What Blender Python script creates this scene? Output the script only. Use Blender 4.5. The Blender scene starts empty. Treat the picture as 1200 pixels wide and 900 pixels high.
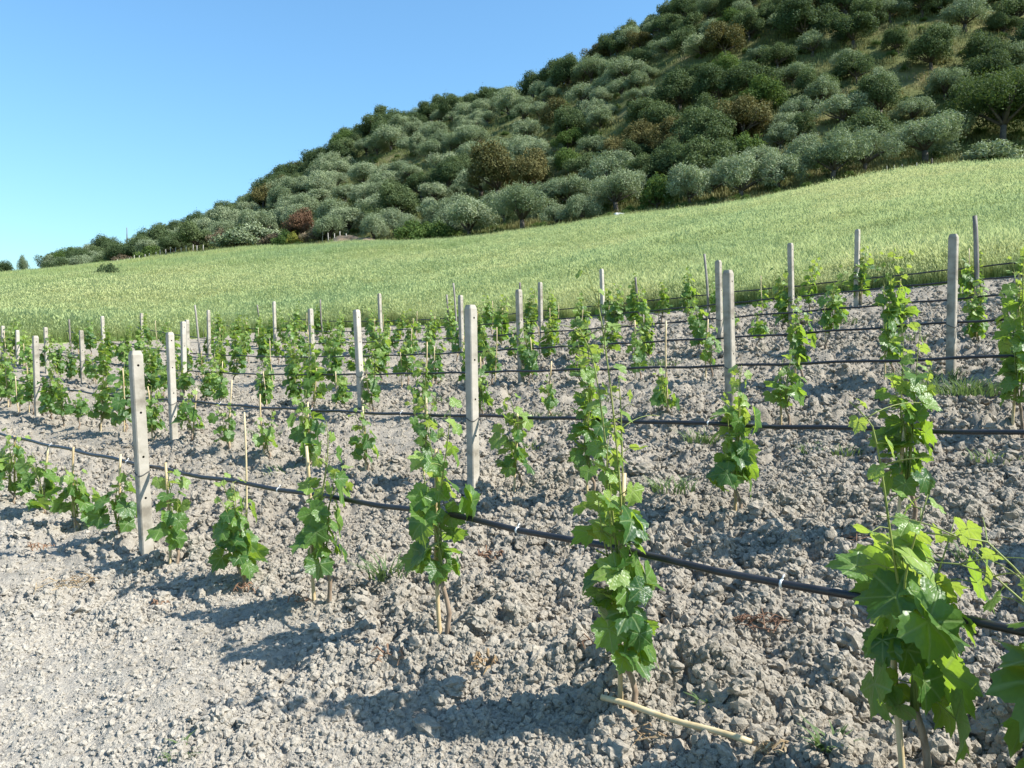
import bpy, bmesh, math, random
import numpy as np
from mathutils import Vector, Matrix, Euler

# ------------------------------------------------------------------ camera, sky, sun, exposure
scene = bpy.context.scene
EYE = 1.32                                   # camera height; world z = 0 is the soil by the first row
PITCH = math.radians(2.163)
cam = bpy.data.cameras.new('camera')
cam.sensor_width = 36.0
cam.lens = 935.0 / 1200.0 * 36.0
cam.clip_start = 0.05
cam.clip_end = 3000.0
cam_ob = bpy.data.objects.new('camera', cam)
cam_ob.location = (0, 0, EYE)
cam_ob.rotation_euler = (math.pi / 2 - PITCH, 0, 0)
scene.collection.objects.link(cam_ob)
scene.camera = cam_ob

SUN_EL = math.radians(46.0)
SUN_AZ = math.radians(-15.0)                   # direction to the sun, from +X towards +Y
world = bpy.data.worlds.new('World')
scene.world = world
world.use_nodes = True
wn, wl = world.node_tree.nodes, world.node_tree.links
wn.clear()
sky = wn.new('ShaderNodeTexSky')
sky.sky_type = 'NISHITA'
sky.sun_disc = False
sky.sun_elevation = SUN_EL
sky.sun_rotation = math.pi / 2 - SUN_AZ
sky.altitude = 0.0
sky.air_density = 1.4
sky.dust_density = 1.0
sky.ozone_density = 10.0
bg = wn.new('ShaderNodeBackground')
bg.inputs["Strength"].default_value = 0.12
wo = wn.new('ShaderNodeOutputWorld')
tint = wn.new('ShaderNodeMix')                # the phone's white balance, the same over the whole sky
tint.data_type = 'RGBA'
tint.blend_type = 'MULTIPLY'
tint.inputs[0].default_value = 1.0
tint.inputs[7].default_value = (0.95, 1.07, 1.0, 1.0)
wl.new(sky.outputs[0], tint.inputs[6])
wl.new(tint.outputs[2], bg.inputs[0])
wl.new(bg.outputs[0], wo.inputs[0])

sun = bpy.data.lights.new('sun', 'SUN')
sun.energy = 5.0
sun.angle = math.radians(0.53)
sun.color = (1.0, 0.965, 0.90)
sun_ob = bpy.data.objects.new('sun', sun)
sd = Vector((math.cos(SUN_EL) * math.cos(SUN_AZ), math.cos(SUN_EL) * math.sin(SUN_AZ), math.sin(SUN_EL)))
sun_ob.rotation_euler = sd.to_track_quat('Z', 'Y').to_euler()
sun_ob.location = (40, 0, 40)
scene.collection.objects.link(sun_ob)

scene.view_settings.view_transform = 'Standard'
scene.view_settings.look = 'None'
scene.view_settings.exposure = 0.95
scene.view_settings.gamma = 1.0
scene.view_settings.use_curve_mapping = False
scene.render.engine = 'CYCLES'
scene.cycles.use_denoising = True
scene.cycles.max_bounces = 6
scene.cycles.diffuse_bounces = 3
scene.cycles.transmission_bounces = 4
scene.cycles.transparent_max_bounces = 4
scene.cycles.caustics_reflective = False
scene.cycles.caustics_refractive = False

col = scene.collection
rng = np.random.default_rng(7)
random.seed(7)

# ------------------------------------------------------------------ terrain
F = 935.0
CP, SP = math.cos(PITCH), math.sin(PITCH)
TH = math.radians(48.035)                    # the vine rows run along U, N points from row to row
NX, NY = math.cos(TH), math.sin(TH)
UX, UY = -NY, NX
ROWS = [2.346, 4.338, 6.396, 8.213, 10.208, 12.205, 14.193]
CO = [-0.8507, 1.042, 0.7881, 0.3009, 0.1698, 0.0104, -0.1369, -0.034, -0.0535, 0.0272]
DEG = [(0, 0), (1, 0), (0, 1), (2, 0), (1, 1), (0, 2), (3, 0), (2, 1), (1, 2), (0, 3)]

def poly(x, y):
    x = x / 8.0
    y = (y - 7) / 8.0
    return sum(c * x ** i * y ** j for c, (i, j) in zip(CO, DEG))

def slope_ray(px, py):                       # survey sight line: (x/y, z/y) from the eye
    a, b = (px - 600) / F, (450 - py) / F
    fy = CP + b * SP
    return a / fy, (b * CP - SP) / fy

def survey(px, py, d):
    a, b = slope_ray(px, py)
    return (a * d, d, b * d)

def rowpt(n, u):
    return n * NX + u * UX, n * NY + u * UY

ctrl = []
for n in (-1.5, 0.8, 2.35, 4.3, 6.4, 8.2, 10.2, 12.2, 14.2, 16.2):
    for u in (-3, -0.5, 2, 4.5, 7, 9.5, 12, 15, 18, 21, 24):
        x, y = rowpt(n, u)
        if y > 0 and (abs(x) < 0.85 * y + 1.5) and math.hypot(x, y) < 27:
            ctrl.append((x, y, poly(x, y)))
ctrl += [(0, -3, -1.9), (-5, -1, -2.1), (5, -1, -1.0), (-14, -6, -3.2), (12, -6, 0.0), (0, -10, -2.6), (-14, 8, -1.6),
         (14, 6, 1.0), (0, -60, -6), (-70, -40, -13), (70, -40, 7), (-130, 20, -6), (120, 10, 24), (-60, 30, -1.5), (45, 22, 7.5),
         (0, -300, -20), (-400, -100, -40), (350, -100, 40)]
BOUND = [(-420, 352, 205), (-200, 340, 190), (0, 328, 170), (150, 309, 150), (300, 291, 125), (420, 285, 105), (500, 284, 92),
         (600, 275, 82), (720, 256, 76), (850, 238, 72), (950, 216, 70), (1060, 197, 70), (1200, 189, 72), (1420, 165, 76)]
SKYL = [(-420, 350, 330), (-200, 338, 320), (0, 330, 300), (150, 303, 240), (250, 272, 225), (375, 200, 215), (470, 152, 205), (520, 136, 200), (580, 125, 190),
        (640, 117, 180), (700, 84, 170), (770, 38, 160), (850, 0, 157), (950, -35, 155), (1060, -70, 150), (1200, -100, 150), (1420, -125, 150)]
BOUND = [(a, b + float(np.interp(a, [0, 300, 600, 900], [3, 4, 8, 10])), c) for a, b, c in BOUND]
BX = [survey(*b) for b in BOUND]
ctrl += BX
for k, (px, py, d) in enumerate(BOUND):      # the meadow between the vines and the wood
    x1, y1, z1 = BX[k]
    a = slope_ray(px, py)[0]
    de = min(17.3 / (a * NX + NY), 26.0) if a * NX + NY > 0.1 else 26.0
    ze = poly(a * de, de) if -0.72 < a < 0.72 else None
    if ze is None:
        continue
    for f in (0.2, 0.45, 0.72):
        dd = de + (d - de) * f
        bulge = 0.9 * math.sin(math.pi * f)
        ctrl.append((a * dd, dd, ze + (z1 - ze) * f + bulge * (1 if px < 500 else 0.5)))
SX = [survey(*b) for b in SKYL]
ctrl += SX
for (x, y, z), (px, py, d) in zip(SX, SKYL):
    ctrl.append((x * 1.35, y * 1.35, z - (8 if px < 100 else 4)))
    ctrl.append((x * 2.4, y * 2.4, z - 30))
    b = np.interp(px, [q[0] for q in BOUND], range(len(BOUND)))
    zb = np.interp(px, [q[0] for q in BOUND], [q[2] for q in BX])
    db = np.interp(px, [q[0] for q in BOUND], [q[2] for q in BOUND])
    a = slope_ray(px, py)[0]
    dm = (db + d) / 2
    ctrl.append((a * dm, dm, (zb + z) / 2 + 0.0))
C = np.array(ctrl)
SC = 50.0

def phi(r2):
    return np.where(r2 > 0, 0.5 * r2 * np.log(np.maximum(r2, 1e-12)), 0.0)

def tps_fit(P, z, lam=2e-6):
    n = len(P)
    d2 = ((P[:, None] - P[None]) ** 2).sum(-1)
    A = np.zeros((n + 3, n + 3))
    A[:n, :n] = phi(d2) + lam * np.eye(n)
    A[:n, n] = 1
    A[:n, n + 1:] = P
    A[n:, :n] = A[:n, n:].T
    return np.linalg.solve(A, np.concatenate([z, np.zeros(3)]))

CPTS = C[:, :2] / SC
WT = tps_fit(CPTS, C[:, 2])

def base_z(x, y):
    x = np.atleast_1d(np.asarray(x, float))
    y = np.atleast_1d(np.asarray(y, float))
    out = np.empty(x.shape)
    X, Y, O = x.ravel() / SC, y.ravel() / SC, out.ravel()
    n = len(CPTS)
    for s in range(0, len(X), 20000):
        a, b = X[s:s + 20000], Y[s:s + 20000]
        d2 = (a[:, None] - CPTS[None, :, 0]) ** 2 + (b[:, None] - CPTS[None, :, 1]) ** 2
        O[s:s + 20000] = phi(d2) @ WT[:n] + WT[n] + WT[n + 1] * a + WT[n + 2] * b
    return O.reshape(x.shape) + EYE

def hsh(ix, iy, seed):
    h = (ix.astype(np.int64) * 374761393 + iy.astype(np.int64) * 668265263 + seed * 1442695041) & 0xFFFFFFFF
    h = ((h ^ (h >> 13)) * 1274126177) & 0xFFFFFFFF
    h = h ^ (h >> 16)
    return (h & 0xFFFFFF) / float(0x1000000)

def vnoise(x, y, seed=0):
    ix, iy = np.floor(x), np.floor(y)
    fx, fy = x - ix, y - iy
    fx, fy = fx * fx * (3 - 2 * fx), fy * fy * (3 - 2 * fy)
    a, b = hsh(ix, iy, seed), hsh(ix + 1, iy, seed)
    c, d = hsh(ix, iy + 1, seed), hsh(ix + 1, iy + 1, seed)
    return (a + (b - a) * fx) * (1 - fy) + (c + (d - c) * fx) * fy - 0.5

BUMP_MEAN = 0.0

def bumps(x, y, seed=0):                     # round crumbs: 1 in the middle of a cell, 0 at its rim
    ix, iy = np.floor(x), np.floor(y)
    best = np.full(x.shape, 9.0)
    amp = np.zeros(x.shape)
    for dx in (-1, 0, 1):
        for dy in (-1, 0, 1):
            jx, jy = ix + dx, iy + dy
            d = (jx + hsh(jx, jy, seed) - x) ** 2 + (jy + hsh(jx, jy, seed + 1) - y) ** 2
            m = d < best
            best = np.where(m, d, best)
            amp = np.where(m, hsh(jx, jy, seed + 2), amp)
    return np.clip(1 - best * 1.6, 0, 1) * (0.25 + amp) - BUMP_MEAN

_g = np.random.default_rng(1).uniform(0, 60, (2, 20000))
BUMP_MEAN = float(bumps(_g[0], _g[1], 5).mean())

def smooth(a, b, x):
    t = np.clip((x - a) / (b - a), 0, 1)
    return t * t * (3 - 2 * t)

def soil_mask(x, y):                         # > 0 inside the tilled plot
    n, u = x * NX + y * NY, x * UX + y * UY
    wob = 0.5 * vnoise(x * 0.6, y * 0.6, 31) + 0.4 * vnoise(x * 2, y * 2, 32)
    um = np.interp(n, [0, 6.9, 10.4, 14.2, 16.4, 17.4], [25.5, 25.2, 25.0, 23.8, 20.8, 12.0])
    nm = np.interp(u, [-30, 3, 9, 14], [17.6, 17.0, 16.4, 16.6])
    return np.minimum(nm - n, um - u) + wob

def roughness_at(x, y):                      # the crumbly strips between dusty trodden ones
    n = x * NX + y * NY
    r = 0.62 + 1.0 * vnoise(x * 0.55, y * 0.55, 51) + 0.9 * vnoise(x * 1.9, y * 1.9, 52)
    dust = smooth(2.3, 0.6, n + 0.9 * vnoise(x * 0.8, y * 0.8, 53))
    return np.clip(r - 0.5 * dust + 0.22 * smooth(2.0, 3.2, n) + 0.25 * smooth(-1, 2, x), 0.26, 1.5)

def ground(x, y):
    x = np.atleast_1d(np.asarray(x, float))
    y = np.atleast_1d(np.asarray(y, float))
    z = base_z(x, y)
    r = np.hypot(x, y)
    m = smooth(-0.2, 0.8, soil_mask(x, y)) * (1 - smooth(18, 27, r))
    k = roughness_at(x, y)
    n = x * NX + y * NY
    mound = np.zeros_like(x)
    for c in ROWS:
        mound += 0.03 * np.exp(-((n - c) / 0.35) ** 2)
    d = 0.075 * vnoise(x * 0.9, y * 0.9, 1) + 0.05 * vnoise(x * 2.7, y * 2.7, 2) + mound - 0.03 - 0.045 * smooth(5.0, 3.2, n)
    d += 1.15 * k * (0.095 * vnoise(x * 5.0, y * 5.0, 3) + 0.06 * bumps(x * 7.5, y * 7.5, 5) + 0.028 * bumps(x * 17, y * 17, 9) + 0.014 * bumps(x * 36, y * 36, 14))
    far = smooth(30, 60, r)
    return z + m * d + far * (1.2 * vnoise(x * 0.03, y * 0.03, 21) + 0.3 * vnoise(x * 0.12, y * 0.12, 22))

def gz(x, y):
    return float(ground(x, y)[0])

def site(px, py, dmin=1.5, dmax=330.0):      # where a surveyed sight line meets the ground
    a, b = slope_ray(px, py)
    d = np.geomspace(dmin, dmax, 1500)
    h = EYE + b * d - ground(a * d, d)
    i = int(np.argmax(h < 0)) if (h < 0).any() else len(d) - 1
    return float(a * d[i]), float(d[i])

BAZ = np.array([math.atan2(b[0], b[1]) for b in BX])
BR = np.array([math.hypot(b[0], b[1]) for b in BX])

def bound_r(az):
    return np.interp(az, BAZ, BR)

# ------------------------------------------------------------------ material helpers
def new_mat(name):
    m = bpy.data.materials.new(name)
    m.use_nodes = True
    m.node_tree.nodes.clear()
    return m, m.node_tree.nodes, m.node_tree.links

def ramp(nodes, stops):
    r = nodes.new('ShaderNodeValToRGB')
    e = r.color_ramp.elements
    while len(e) < len(stops):
        e.new(0.5)
    for q, (p, c) in zip(e, stops):
        q.position = p
        q.color = (*c, 1)
    return r

def noise(nodes, links, coord, scale, detail=4, rough=0.55, stretch=None):
    if stretch:
        mp = nodes.new('ShaderNodeMapping')
        mp.inputs['Scale'].default_value = stretch
        links.new(coord, mp.inputs[0])
        coord = mp.outputs[0]
    t = nodes.new('ShaderNodeTexNoise')
    t.inputs['Scale'].default_value = scale
    t.inputs['Detail'].default_value = detail
    t.inputs['Roughness'].default_value = rough
    links.new(coord, t.inputs['Vector'])
    return t

def mixc(nodes, links, a, b, fac, mode='MIX'):
    m = nodes.new('ShaderNodeMix')
    m.data_type = 'RGBA'
    m.blend_type = mode
    for s, v in ((m.inputs[6], a), (m.inputs[7], b)):
        if isinstance(v, tuple):
            s.default_value = (*v, 1)
        else:
            links.new(v, s)
    if isinstance(fac, float):
        m.inputs[0].default_value = fac
    else:
        links.new(fac, m.inputs[0])
    return m.outputs[2]

def bump(nodes, links, h, strength, dist):
    b = nodes.new('ShaderNodeBump')
    b.inputs['Strength'].default_value = strength
    b.inputs['Distance'].default_value = dist
    links.new(h, b.inputs['Height'])
    return b.outputs[0]

def finish(m, nodes, links, color, rough=0.9, normal=None, translucent=None, tfac=0.3, spec=0.3):
    p = nodes.new('ShaderNodeBsdfPrincipled')
    if isinstance(color, tuple):
        p.inputs['Base Color'].default_value = (*color, 1)
    else:
        links.new(color, p.inputs['Base Color'])
    p.inputs['Roughness'].default_value = rough
    p.inputs['Specular IOR Level'].default_value = spec
    if normal is not None:
        links.new(normal, p.inputs['Normal'])
    out = nodes.new('ShaderNodeOutputMaterial')
    if translucent is None:
        links.new(p.outputs[0], out.inputs[0])
    else:
        t = nodes.new('ShaderNodeBsdfTranslucent')
        if isinstance(translucent, tuple):
            t.inputs[0].default_value = (*translucent, 1)
        else:
            links.new(translucent, t.inputs[0])
        if normal is not None:
            links.new(normal, t.inputs['Normal'])
        mx = nodes.new('ShaderNodeMixShader')
        mx.inputs[0].default_value = tfac
        links.new(p.outputs[0], mx.inputs[1])
        links.new(t.outputs[0], mx.inputs[2])
        links.new(mx.outputs[0], out.inputs[0])
    return m

def pos_of(nodes):
    return nodes.new('ShaderNodeNewGeometry').outputs['Position']

def obj_of(nodes):
    return nodes.new('ShaderNodeTexCoord').outputs['Object']

def rnd_of(nodes):
    return nodes.new('ShaderNodeObjectInfo').outputs['Random']

def simple(name, stops, scale, rough=0.85, bumpd=0.0, per_object=0.0, stretch=None, translucent=None, tfac=0.3, spec=0.3, world_space=False):
    m, N, L = new_mat(name)
    c = pos_of(N) if world_space else obj_of(N)
    t = noise(N, L, c, scale, stretch=stretch)
    fac = t.outputs['Fac']
    if per_object:
        ma = N.new('ShaderNodeMath')
        ma.operation = 'MULTIPLY_ADD'
        L.new(rnd_of(N), ma.inputs[0])
        ma.inputs[1].default_value = per_object
        sb = N.new('ShaderNodeMath')
        sb.operation = 'SUBTRACT'
        L.new(fac, sb.inputs[0])
        sb.inputs[1].default_value = per_object / 2
        L.new(sb.outputs[0], ma.inputs[2])
        fac = ma.outputs[0]
    r = ramp(N, stops)
    L.new(fac, r.inputs[0])
    nrm = bump(N, L, t.outputs['Fac'], 0.6, bumpd) if bumpd else None
    return finish(m, N, L, r.outputs[0], rough, nrm, translucent, tfac, spec)

M = {}

def soil_material(name, fine):
    m, N, L = new_mat(name)
    p = pos_of(N)
    big = noise(N, L, p, 0.8, 3)
    mid = noise(N, L, p, 9, 5, 0.65)
    sm = noise(N, L, p, 70, 4, 0.7)
    r1 = ramp(N, [(0.25, (0.21, 0.187, 0.152)), (0.5, (0.34, 0.308, 0.256)), (0.75, (0.465, 0.424, 0.356))])
    L.new(mid.outputs['Fac'], r1.inputs[0])
    r2 = ramp(N, [(0.3, (0.33, 0.299, 0.248)), (0.7, (0.46, 0.419, 0.351))])
    L.new(big.outputs['Fac'], r2.inputs[0])
    c = mixc(N, L, r1.outputs[0], r2.outputs[0], 0.45)
    r3 = ramp(N, [(0.3, (0.72, 0.72, 0.72)), (0.7, (1.12, 1.12, 1.12))])
    L.new(sm.outputs['Fac'], r3.inputs[0])
    c = mixc(N, L, c, r3.outputs[0], 1.0, 'MULTIPLY')
    dt = N.new('ShaderNodeVectorMath')
    dt.operation = 'DOT_PRODUCT'
    L.new(p, dt.inputs[0])
    dt.inputs[1].default_value = (NX + 0.18, NY, 0)
    ed = noise(N, L, p, 1.3, 4, 0.6)
    wob = N.new('ShaderNodeMath')
    wob.operation = 'MULTIPLY_ADD'
    L.new(ed.outputs['Fac'], wob.inputs[0])
    wob.inputs[1].default_value = 2.2
    L.new(dt.outputs['Value'], wob.inputs[2])
    til = N.new('ShaderNodeMapRange')
    L.new(wob.outputs[0], til.inputs[0])
    til.inputs[1].default_value = 1.9
    til.inputs[2].default_value = 3.9
    c = mixc(N, L, c, mixc(N, L, c, (0.84, 0.815, 0.78), 1.0, 'MULTIPLY'), til.outputs[0])
    if fine:
        ad = N.new('ShaderNodeMath')
        ad.operation = 'ADD'
        L.new(mid.outputs['Fac'], ad.inputs[0])
        L.new(sm.outputs['Fac'], ad.inputs[1])
        nr = bump(N, L, ad.outputs[0], 0.9, 0.018)
    else:
        nr = bump(N, L, sm.outputs['Fac'], 0.9, 0.010)
    return finish(m, N, L, c, 0.95, nr, spec=0.1)

M['soil'] = soil_material('dry_soil', True)
M['clod'] = soil_material('soil_clod', False)

def meadow_material():
    m, N, L = new_mat('meadow_turf')
    p = pos_of(N)
    t1 = noise(N, L, p, 0.06, 4, 0.6, stretch=(1, 1, 0.3))
    t2 = noise(N, L, p, 3.0, 4)
    r1 = ramp(N, [(0.35, (0.26, 0.33, 0.12)), (0.65, (0.36, 0.40, 0.15))])
    L.new(t1.outputs['Fac'], r1.inputs[0])
    r2 = ramp(N, [(0.3, (0.6, 0.6, 0.6)), (0.7, (1.1, 1.1, 1.1))])
    L.new(t2.outputs['Fac'], r2.inputs[0])
    return finish(m, N, L, mixc(N, L, r1.outputs[0], r2.outputs[0], 1.0, 'MULTIPLY'), 0.9, bump(N, L, t2.outputs['Fac'], 0.6, 0.1), spec=0.1)

M['meadow'] = meadow_material()
M['hill'] = simple('hillside_earth', [(0.30, (0.06, 0.08, 0.026)), (0.5, (0.115, 0.125, 0.046)), (0.64, (0.18, 0.16, 0.07)), (0.8, (0.23, 0.17, 0.095))], 0.16, 0.95, 0.3, world_space=True, spec=0.1)

# ------------------------------------------------------------------ mesh helpers
class MB:
    def __init__(self):
        self.v, self.f, self.mi, self.n = [], [], [], 0

    def add(self, verts, faces, mi=0):
        b = self.n
        self.v.extend(verts)
        self.f.extend([tuple(b + i for i in f) for f in faces])
        self.mi.extend([mi] * len(faces))
        self.n += len(verts)

    def tube(self, pts, rad, sides=6, mi=0, cap=True):
        pts = [Vector(p) for p in pts]
        k = len(pts)
        rad = rad if hasattr(rad, '__len__') else [rad] * k
        vs, up = [], None
        for i, p in enumerate(pts):
            t = (pts[min(i + 1, k - 1)] - pts[max(i - 1, 0)])
            t = t.normalized() if t.length > 1e-9 else Vector((0, 0, 1))
            if up is None:
                up = t.orthogonal().normalized()
            up = (up - t * up.dot(t))
            up = up.normalized() if up.length > 1e-6 else t.orthogonal().normalized()
            w = t.cross(up)
            for s in range(sides):
                a = 2 * math.pi * s / sides
                vs.append(p + (up * math.cos(a) + w * math.sin(a)) * rad[i])
        fs = []
        for i in range(k - 1):
            for s in range(sides):
                a, b = i * sides + s, i * sides + (s + 1) % sides
                fs.append((a, b, b + sides, a + sides))
        if cap:
            fs.append(tuple(range(sides))[::-1])
            fs.append(tuple((k - 1) * sides + s for s in range(sides)))
        self.add(vs, fs, mi)

    def mesh(self, name, mats, shade=True):
        me = bpy.data.meshes.new(name)
        me.from_pydata([tuple(v) for v in self.v], [], self.f)
        for m in mats:
            me.materials.append(m)
        if len(mats) > 1:
            me.polygons.foreach_set('material_index', self.mi)
        if shade:
            me.polygons.foreach_set('use_smooth', [True] * len(me.polygons))
        me.update()
        return me

def link(name, me, parent=None, loc=None):
    o = bpy.data.objects.new(name, me)
    col.objects.link(o)
    if loc is not None:
        o.location = loc
    if parent is not None:
        o.parent = parent
    return o

def tag(o, label=None, cat=None, group=None, kind=None):
    if label:
        o['label'] = label
    if cat:
        o['category'] = cat
    if group:
        o['group'] = group
    if kind:
        o['kind'] = kind
    return o

def np_mesh(name, V, Fq, mats, smooth_=True):
    me = bpy.data.meshes.new(name)
    nv, nf, k = len(V), len(Fq), Fq.shape[1]
    me.vertices.add(nv)
    me.vertices.foreach_set('co', V.astype(np.float32).ravel())
    me.loops.add(nf * k)
    me.loops.foreach_set('vertex_index', Fq.astype(np.int32).ravel())
    me.polygons.add(nf)
    me.polygons.foreach_set('loop_start', np.arange(0, nf * k, k, dtype=np.int32))
    if smooth_:
        me.polygons.foreach_set('use_smooth', np.ones(nf, bool))
    for m in mats:
        me.materials.append(m)
    me.update(calc_edges=True)
    return me

# ------------------------------------------------------------------ ground sheets
def build_ground():
    az = np.concatenate([np.arange(-180, -54, 4.0), np.arange(-54, -40, 0.25), np.arange(-40, 40, 0.16), np.arange(40, 56, 0.25), np.arange(56, 180, 4.0)])
    az = np.radians(az)
    r = np.concatenate([np.geomspace(0.25, 1.6, 9)[:-1], np.geomspace(1.6, 27, 400)[:-1], np.geomspace(27, 230, 150)[:-1], np.geomspace(230, 900, 20)])
    A, R = np.meshgrid(az, r, indexing='ij')
    X, Y = R * np.sin(A), R * np.cos(A)
    Z = ground(X.ravel(), Y.ravel()).reshape(X.shape)
    na, nr = A.shape
    V = np.stack([X.ravel(), Y.ravel(), Z.ravel()], 1)
    I = np.arange(na * nr).reshape(na, nr)
    J = np.roll(I, -1, axis=0)
    q = np.stack([I[:, :-1], I[:, 1:], J[:, 1:], J[:, :-1]], -1).reshape(-1, 4)
    q = q[:, ::-1]
    cx, cy = V[q, 0].mean(1), V[q, 1].mean(1)
    rr, aa = np.hypot(cx, cy), np.arctan2(cx, cy)
    soil = (soil_mask(cx, cy) > 0) & (rr < 60)
    hill = ~soil & (rr > bound_r(aa)) & (np.abs(aa) < 1.4)
    field = ~soil & ~hill
    for nm, msk, m in (('vineyard_soil', soil, M['soil']), ('meadow', field, M['meadow']), ('hillside', hill, M['hill'])):
        f = q[msk]
        used, inv = np.unique(f, return_inverse=True)
        o = link(nm, np_mesh(nm, V[used], inv.reshape(-1, 4), [m]))
        o['kind'] = 'structure'
        if nm == 'vineyard_soil':
            soil_ob = o
    # the innermost disc under the camera
    mb = MB()
    ring = [Vector((0.25 * math.sin(a), 0.25 * math.cos(a), gz(0.25 * math.sin(a), 0.25 * math.cos(a)))) for a in np.linspace(0, 2 * math.pi, 24, endpoint=False)]
    mb.add([Vector((0, 0, gz(0, 0)))] + ring, [(0, 1 + (i + 1) % 24, 1 + i) for i in range(24)])
    o = link('soil_patch', mb.mesh('soil_patch', [M['soil']]), soil_ob)
    return soil_ob

soil_ob = build_ground()

# ------------------------------------------------------------------ scattering of uncountable stuff
def scatter(name, pts, rot, scl, idx, variants, parent=None):
    me = bpy.data.meshes.new(name)
    me.vertices.add(len(pts))
    me.vertices.foreach_set('co', np.asarray(pts, np.float32).ravel())
    for an, ty, key, data in (('rot', 'FLOAT_VECTOR', 'vector', rot), ('scl', 'FLOAT_VECTOR', 'vector', scl), ('idx', 'INT', 'value', idx)):
        at = me.attributes.new(an, ty, 'POINT')
        at.data.foreach_set(key, np.asarray(data, np.int32 if ty == 'INT' else np.float32).ravel())
    me.update()
    o = link(name, me, parent)
    o['kind'] = 'stuff'
    vc = bpy.data.collections.new(name + '_shapes')
    for v in variants:
        vc.objects.link(v)
    g = bpy.data.node_groups.new(name + '_scatter', 'GeometryNodeTree')
    g.interface.new_socket('Geometry', in_out='INPUT', socket_type='NodeSocketGeometry')
    g.interface.new_socket('Geometry', in_out='OUTPUT', socket_type='NodeSocketGeometry')
    N, L = g.nodes, g.links
    gi, go = N.new('NodeGroupInput'), N.new('NodeGroupOutput')
    inst = N.new('GeometryNodeInstanceOnPoints')
    ci = N.new('GeometryNodeCollectionInfo')
    ci.inputs['Collection'].default_value = vc
    ci.inputs['Separate Children'].default_value = True
    ci.inputs['Reset Children'].default_value = True
    inst.inputs['Pick Instance'].default_value = True

    def attr(nm, ty):
        a = N.new('GeometryNodeInputNamedAttribute')
        a.data_type = ty
        a.inputs['Name'].default_value = nm
        return a.outputs['Attribute']
    e = N.new('FunctionNodeEulerToRotation')
    L.new(attr('rot', 'FLOAT_VECTOR'), e.inputs[0])
    L.new(gi.outputs[0], inst.inputs['Points'])
    L.new(ci.outputs[0], inst.inputs['Instance'])
    L.new(attr('idx', 'INT'), inst.inputs['Instance Index'])
    L.new(e.outputs[0], inst.inputs['Rotation'])
    L.new(attr('scl', 'FLOAT_VECTOR'), inst.inputs['Scale'])
    L.new(inst.outputs[0], go.inputs[0])
    md = o.modifiers.new('scatter', 'NODES')
    md.node_group = g
    return o

def clod_mesh(seed, sub):
    bm = bmesh.new()
    bmesh.ops.create_icosphere(bm, subdivisions=sub, radius=1.0)
    rr = random.Random(seed)
    off = Vector((rr.uniform(-50, 50), rr.uniform(-50, 50), rr.uniform(-50, 50)))
    from mathutils import noise as mn
    ax = Vector((rr.uniform(0.8, 1.2), rr.uniform(0.7, 1.1), rr.uniform(0.6, 0.85)))
    for v in bm.verts:
        p = v.co.copy()
        k = 1 + 0.55 * mn.noise(p * 1.2 + off) + 0.42 * mn.noise(p * 2.7 + off) + (0.26 * mn.noise(p * 5.5 + off) if sub > 2 else 0)
        v.co = Vector((p.x * ax.x, p.y * ax.y, p.z * ax.z)) * k
    me = bpy.data.meshes.new('soil_clod')
    bm.to_mesh(me)
    bm.free()
    me.materials.append(M['clod'])
    return me

def wedge(rmin, rmax, count, half=36.5, power=1.0, out=14.0):
    a = rng.uniform(-half, half, count)
    k = int(count * 0.24)                        # thinner beyond the sides of the view
    a[:k] = rng.uniform(half, half + out, k) * np.where(rng.uniform(0, 1, k) < 0.5, -1, 1)
    rng.shuffle(a)
    a = np.radians(a)
    r = rmin * (rmax / rmin) ** (rng.uniform(0, 1, count) ** power)
    return r * np.sin(a), r * np.cos(a), r

clods_hi = [clod_mesh(100 + k, 3) for k in range(7)]
clods_lo = [clod_mesh(200 + k, 2) for k in range(8)]

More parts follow.
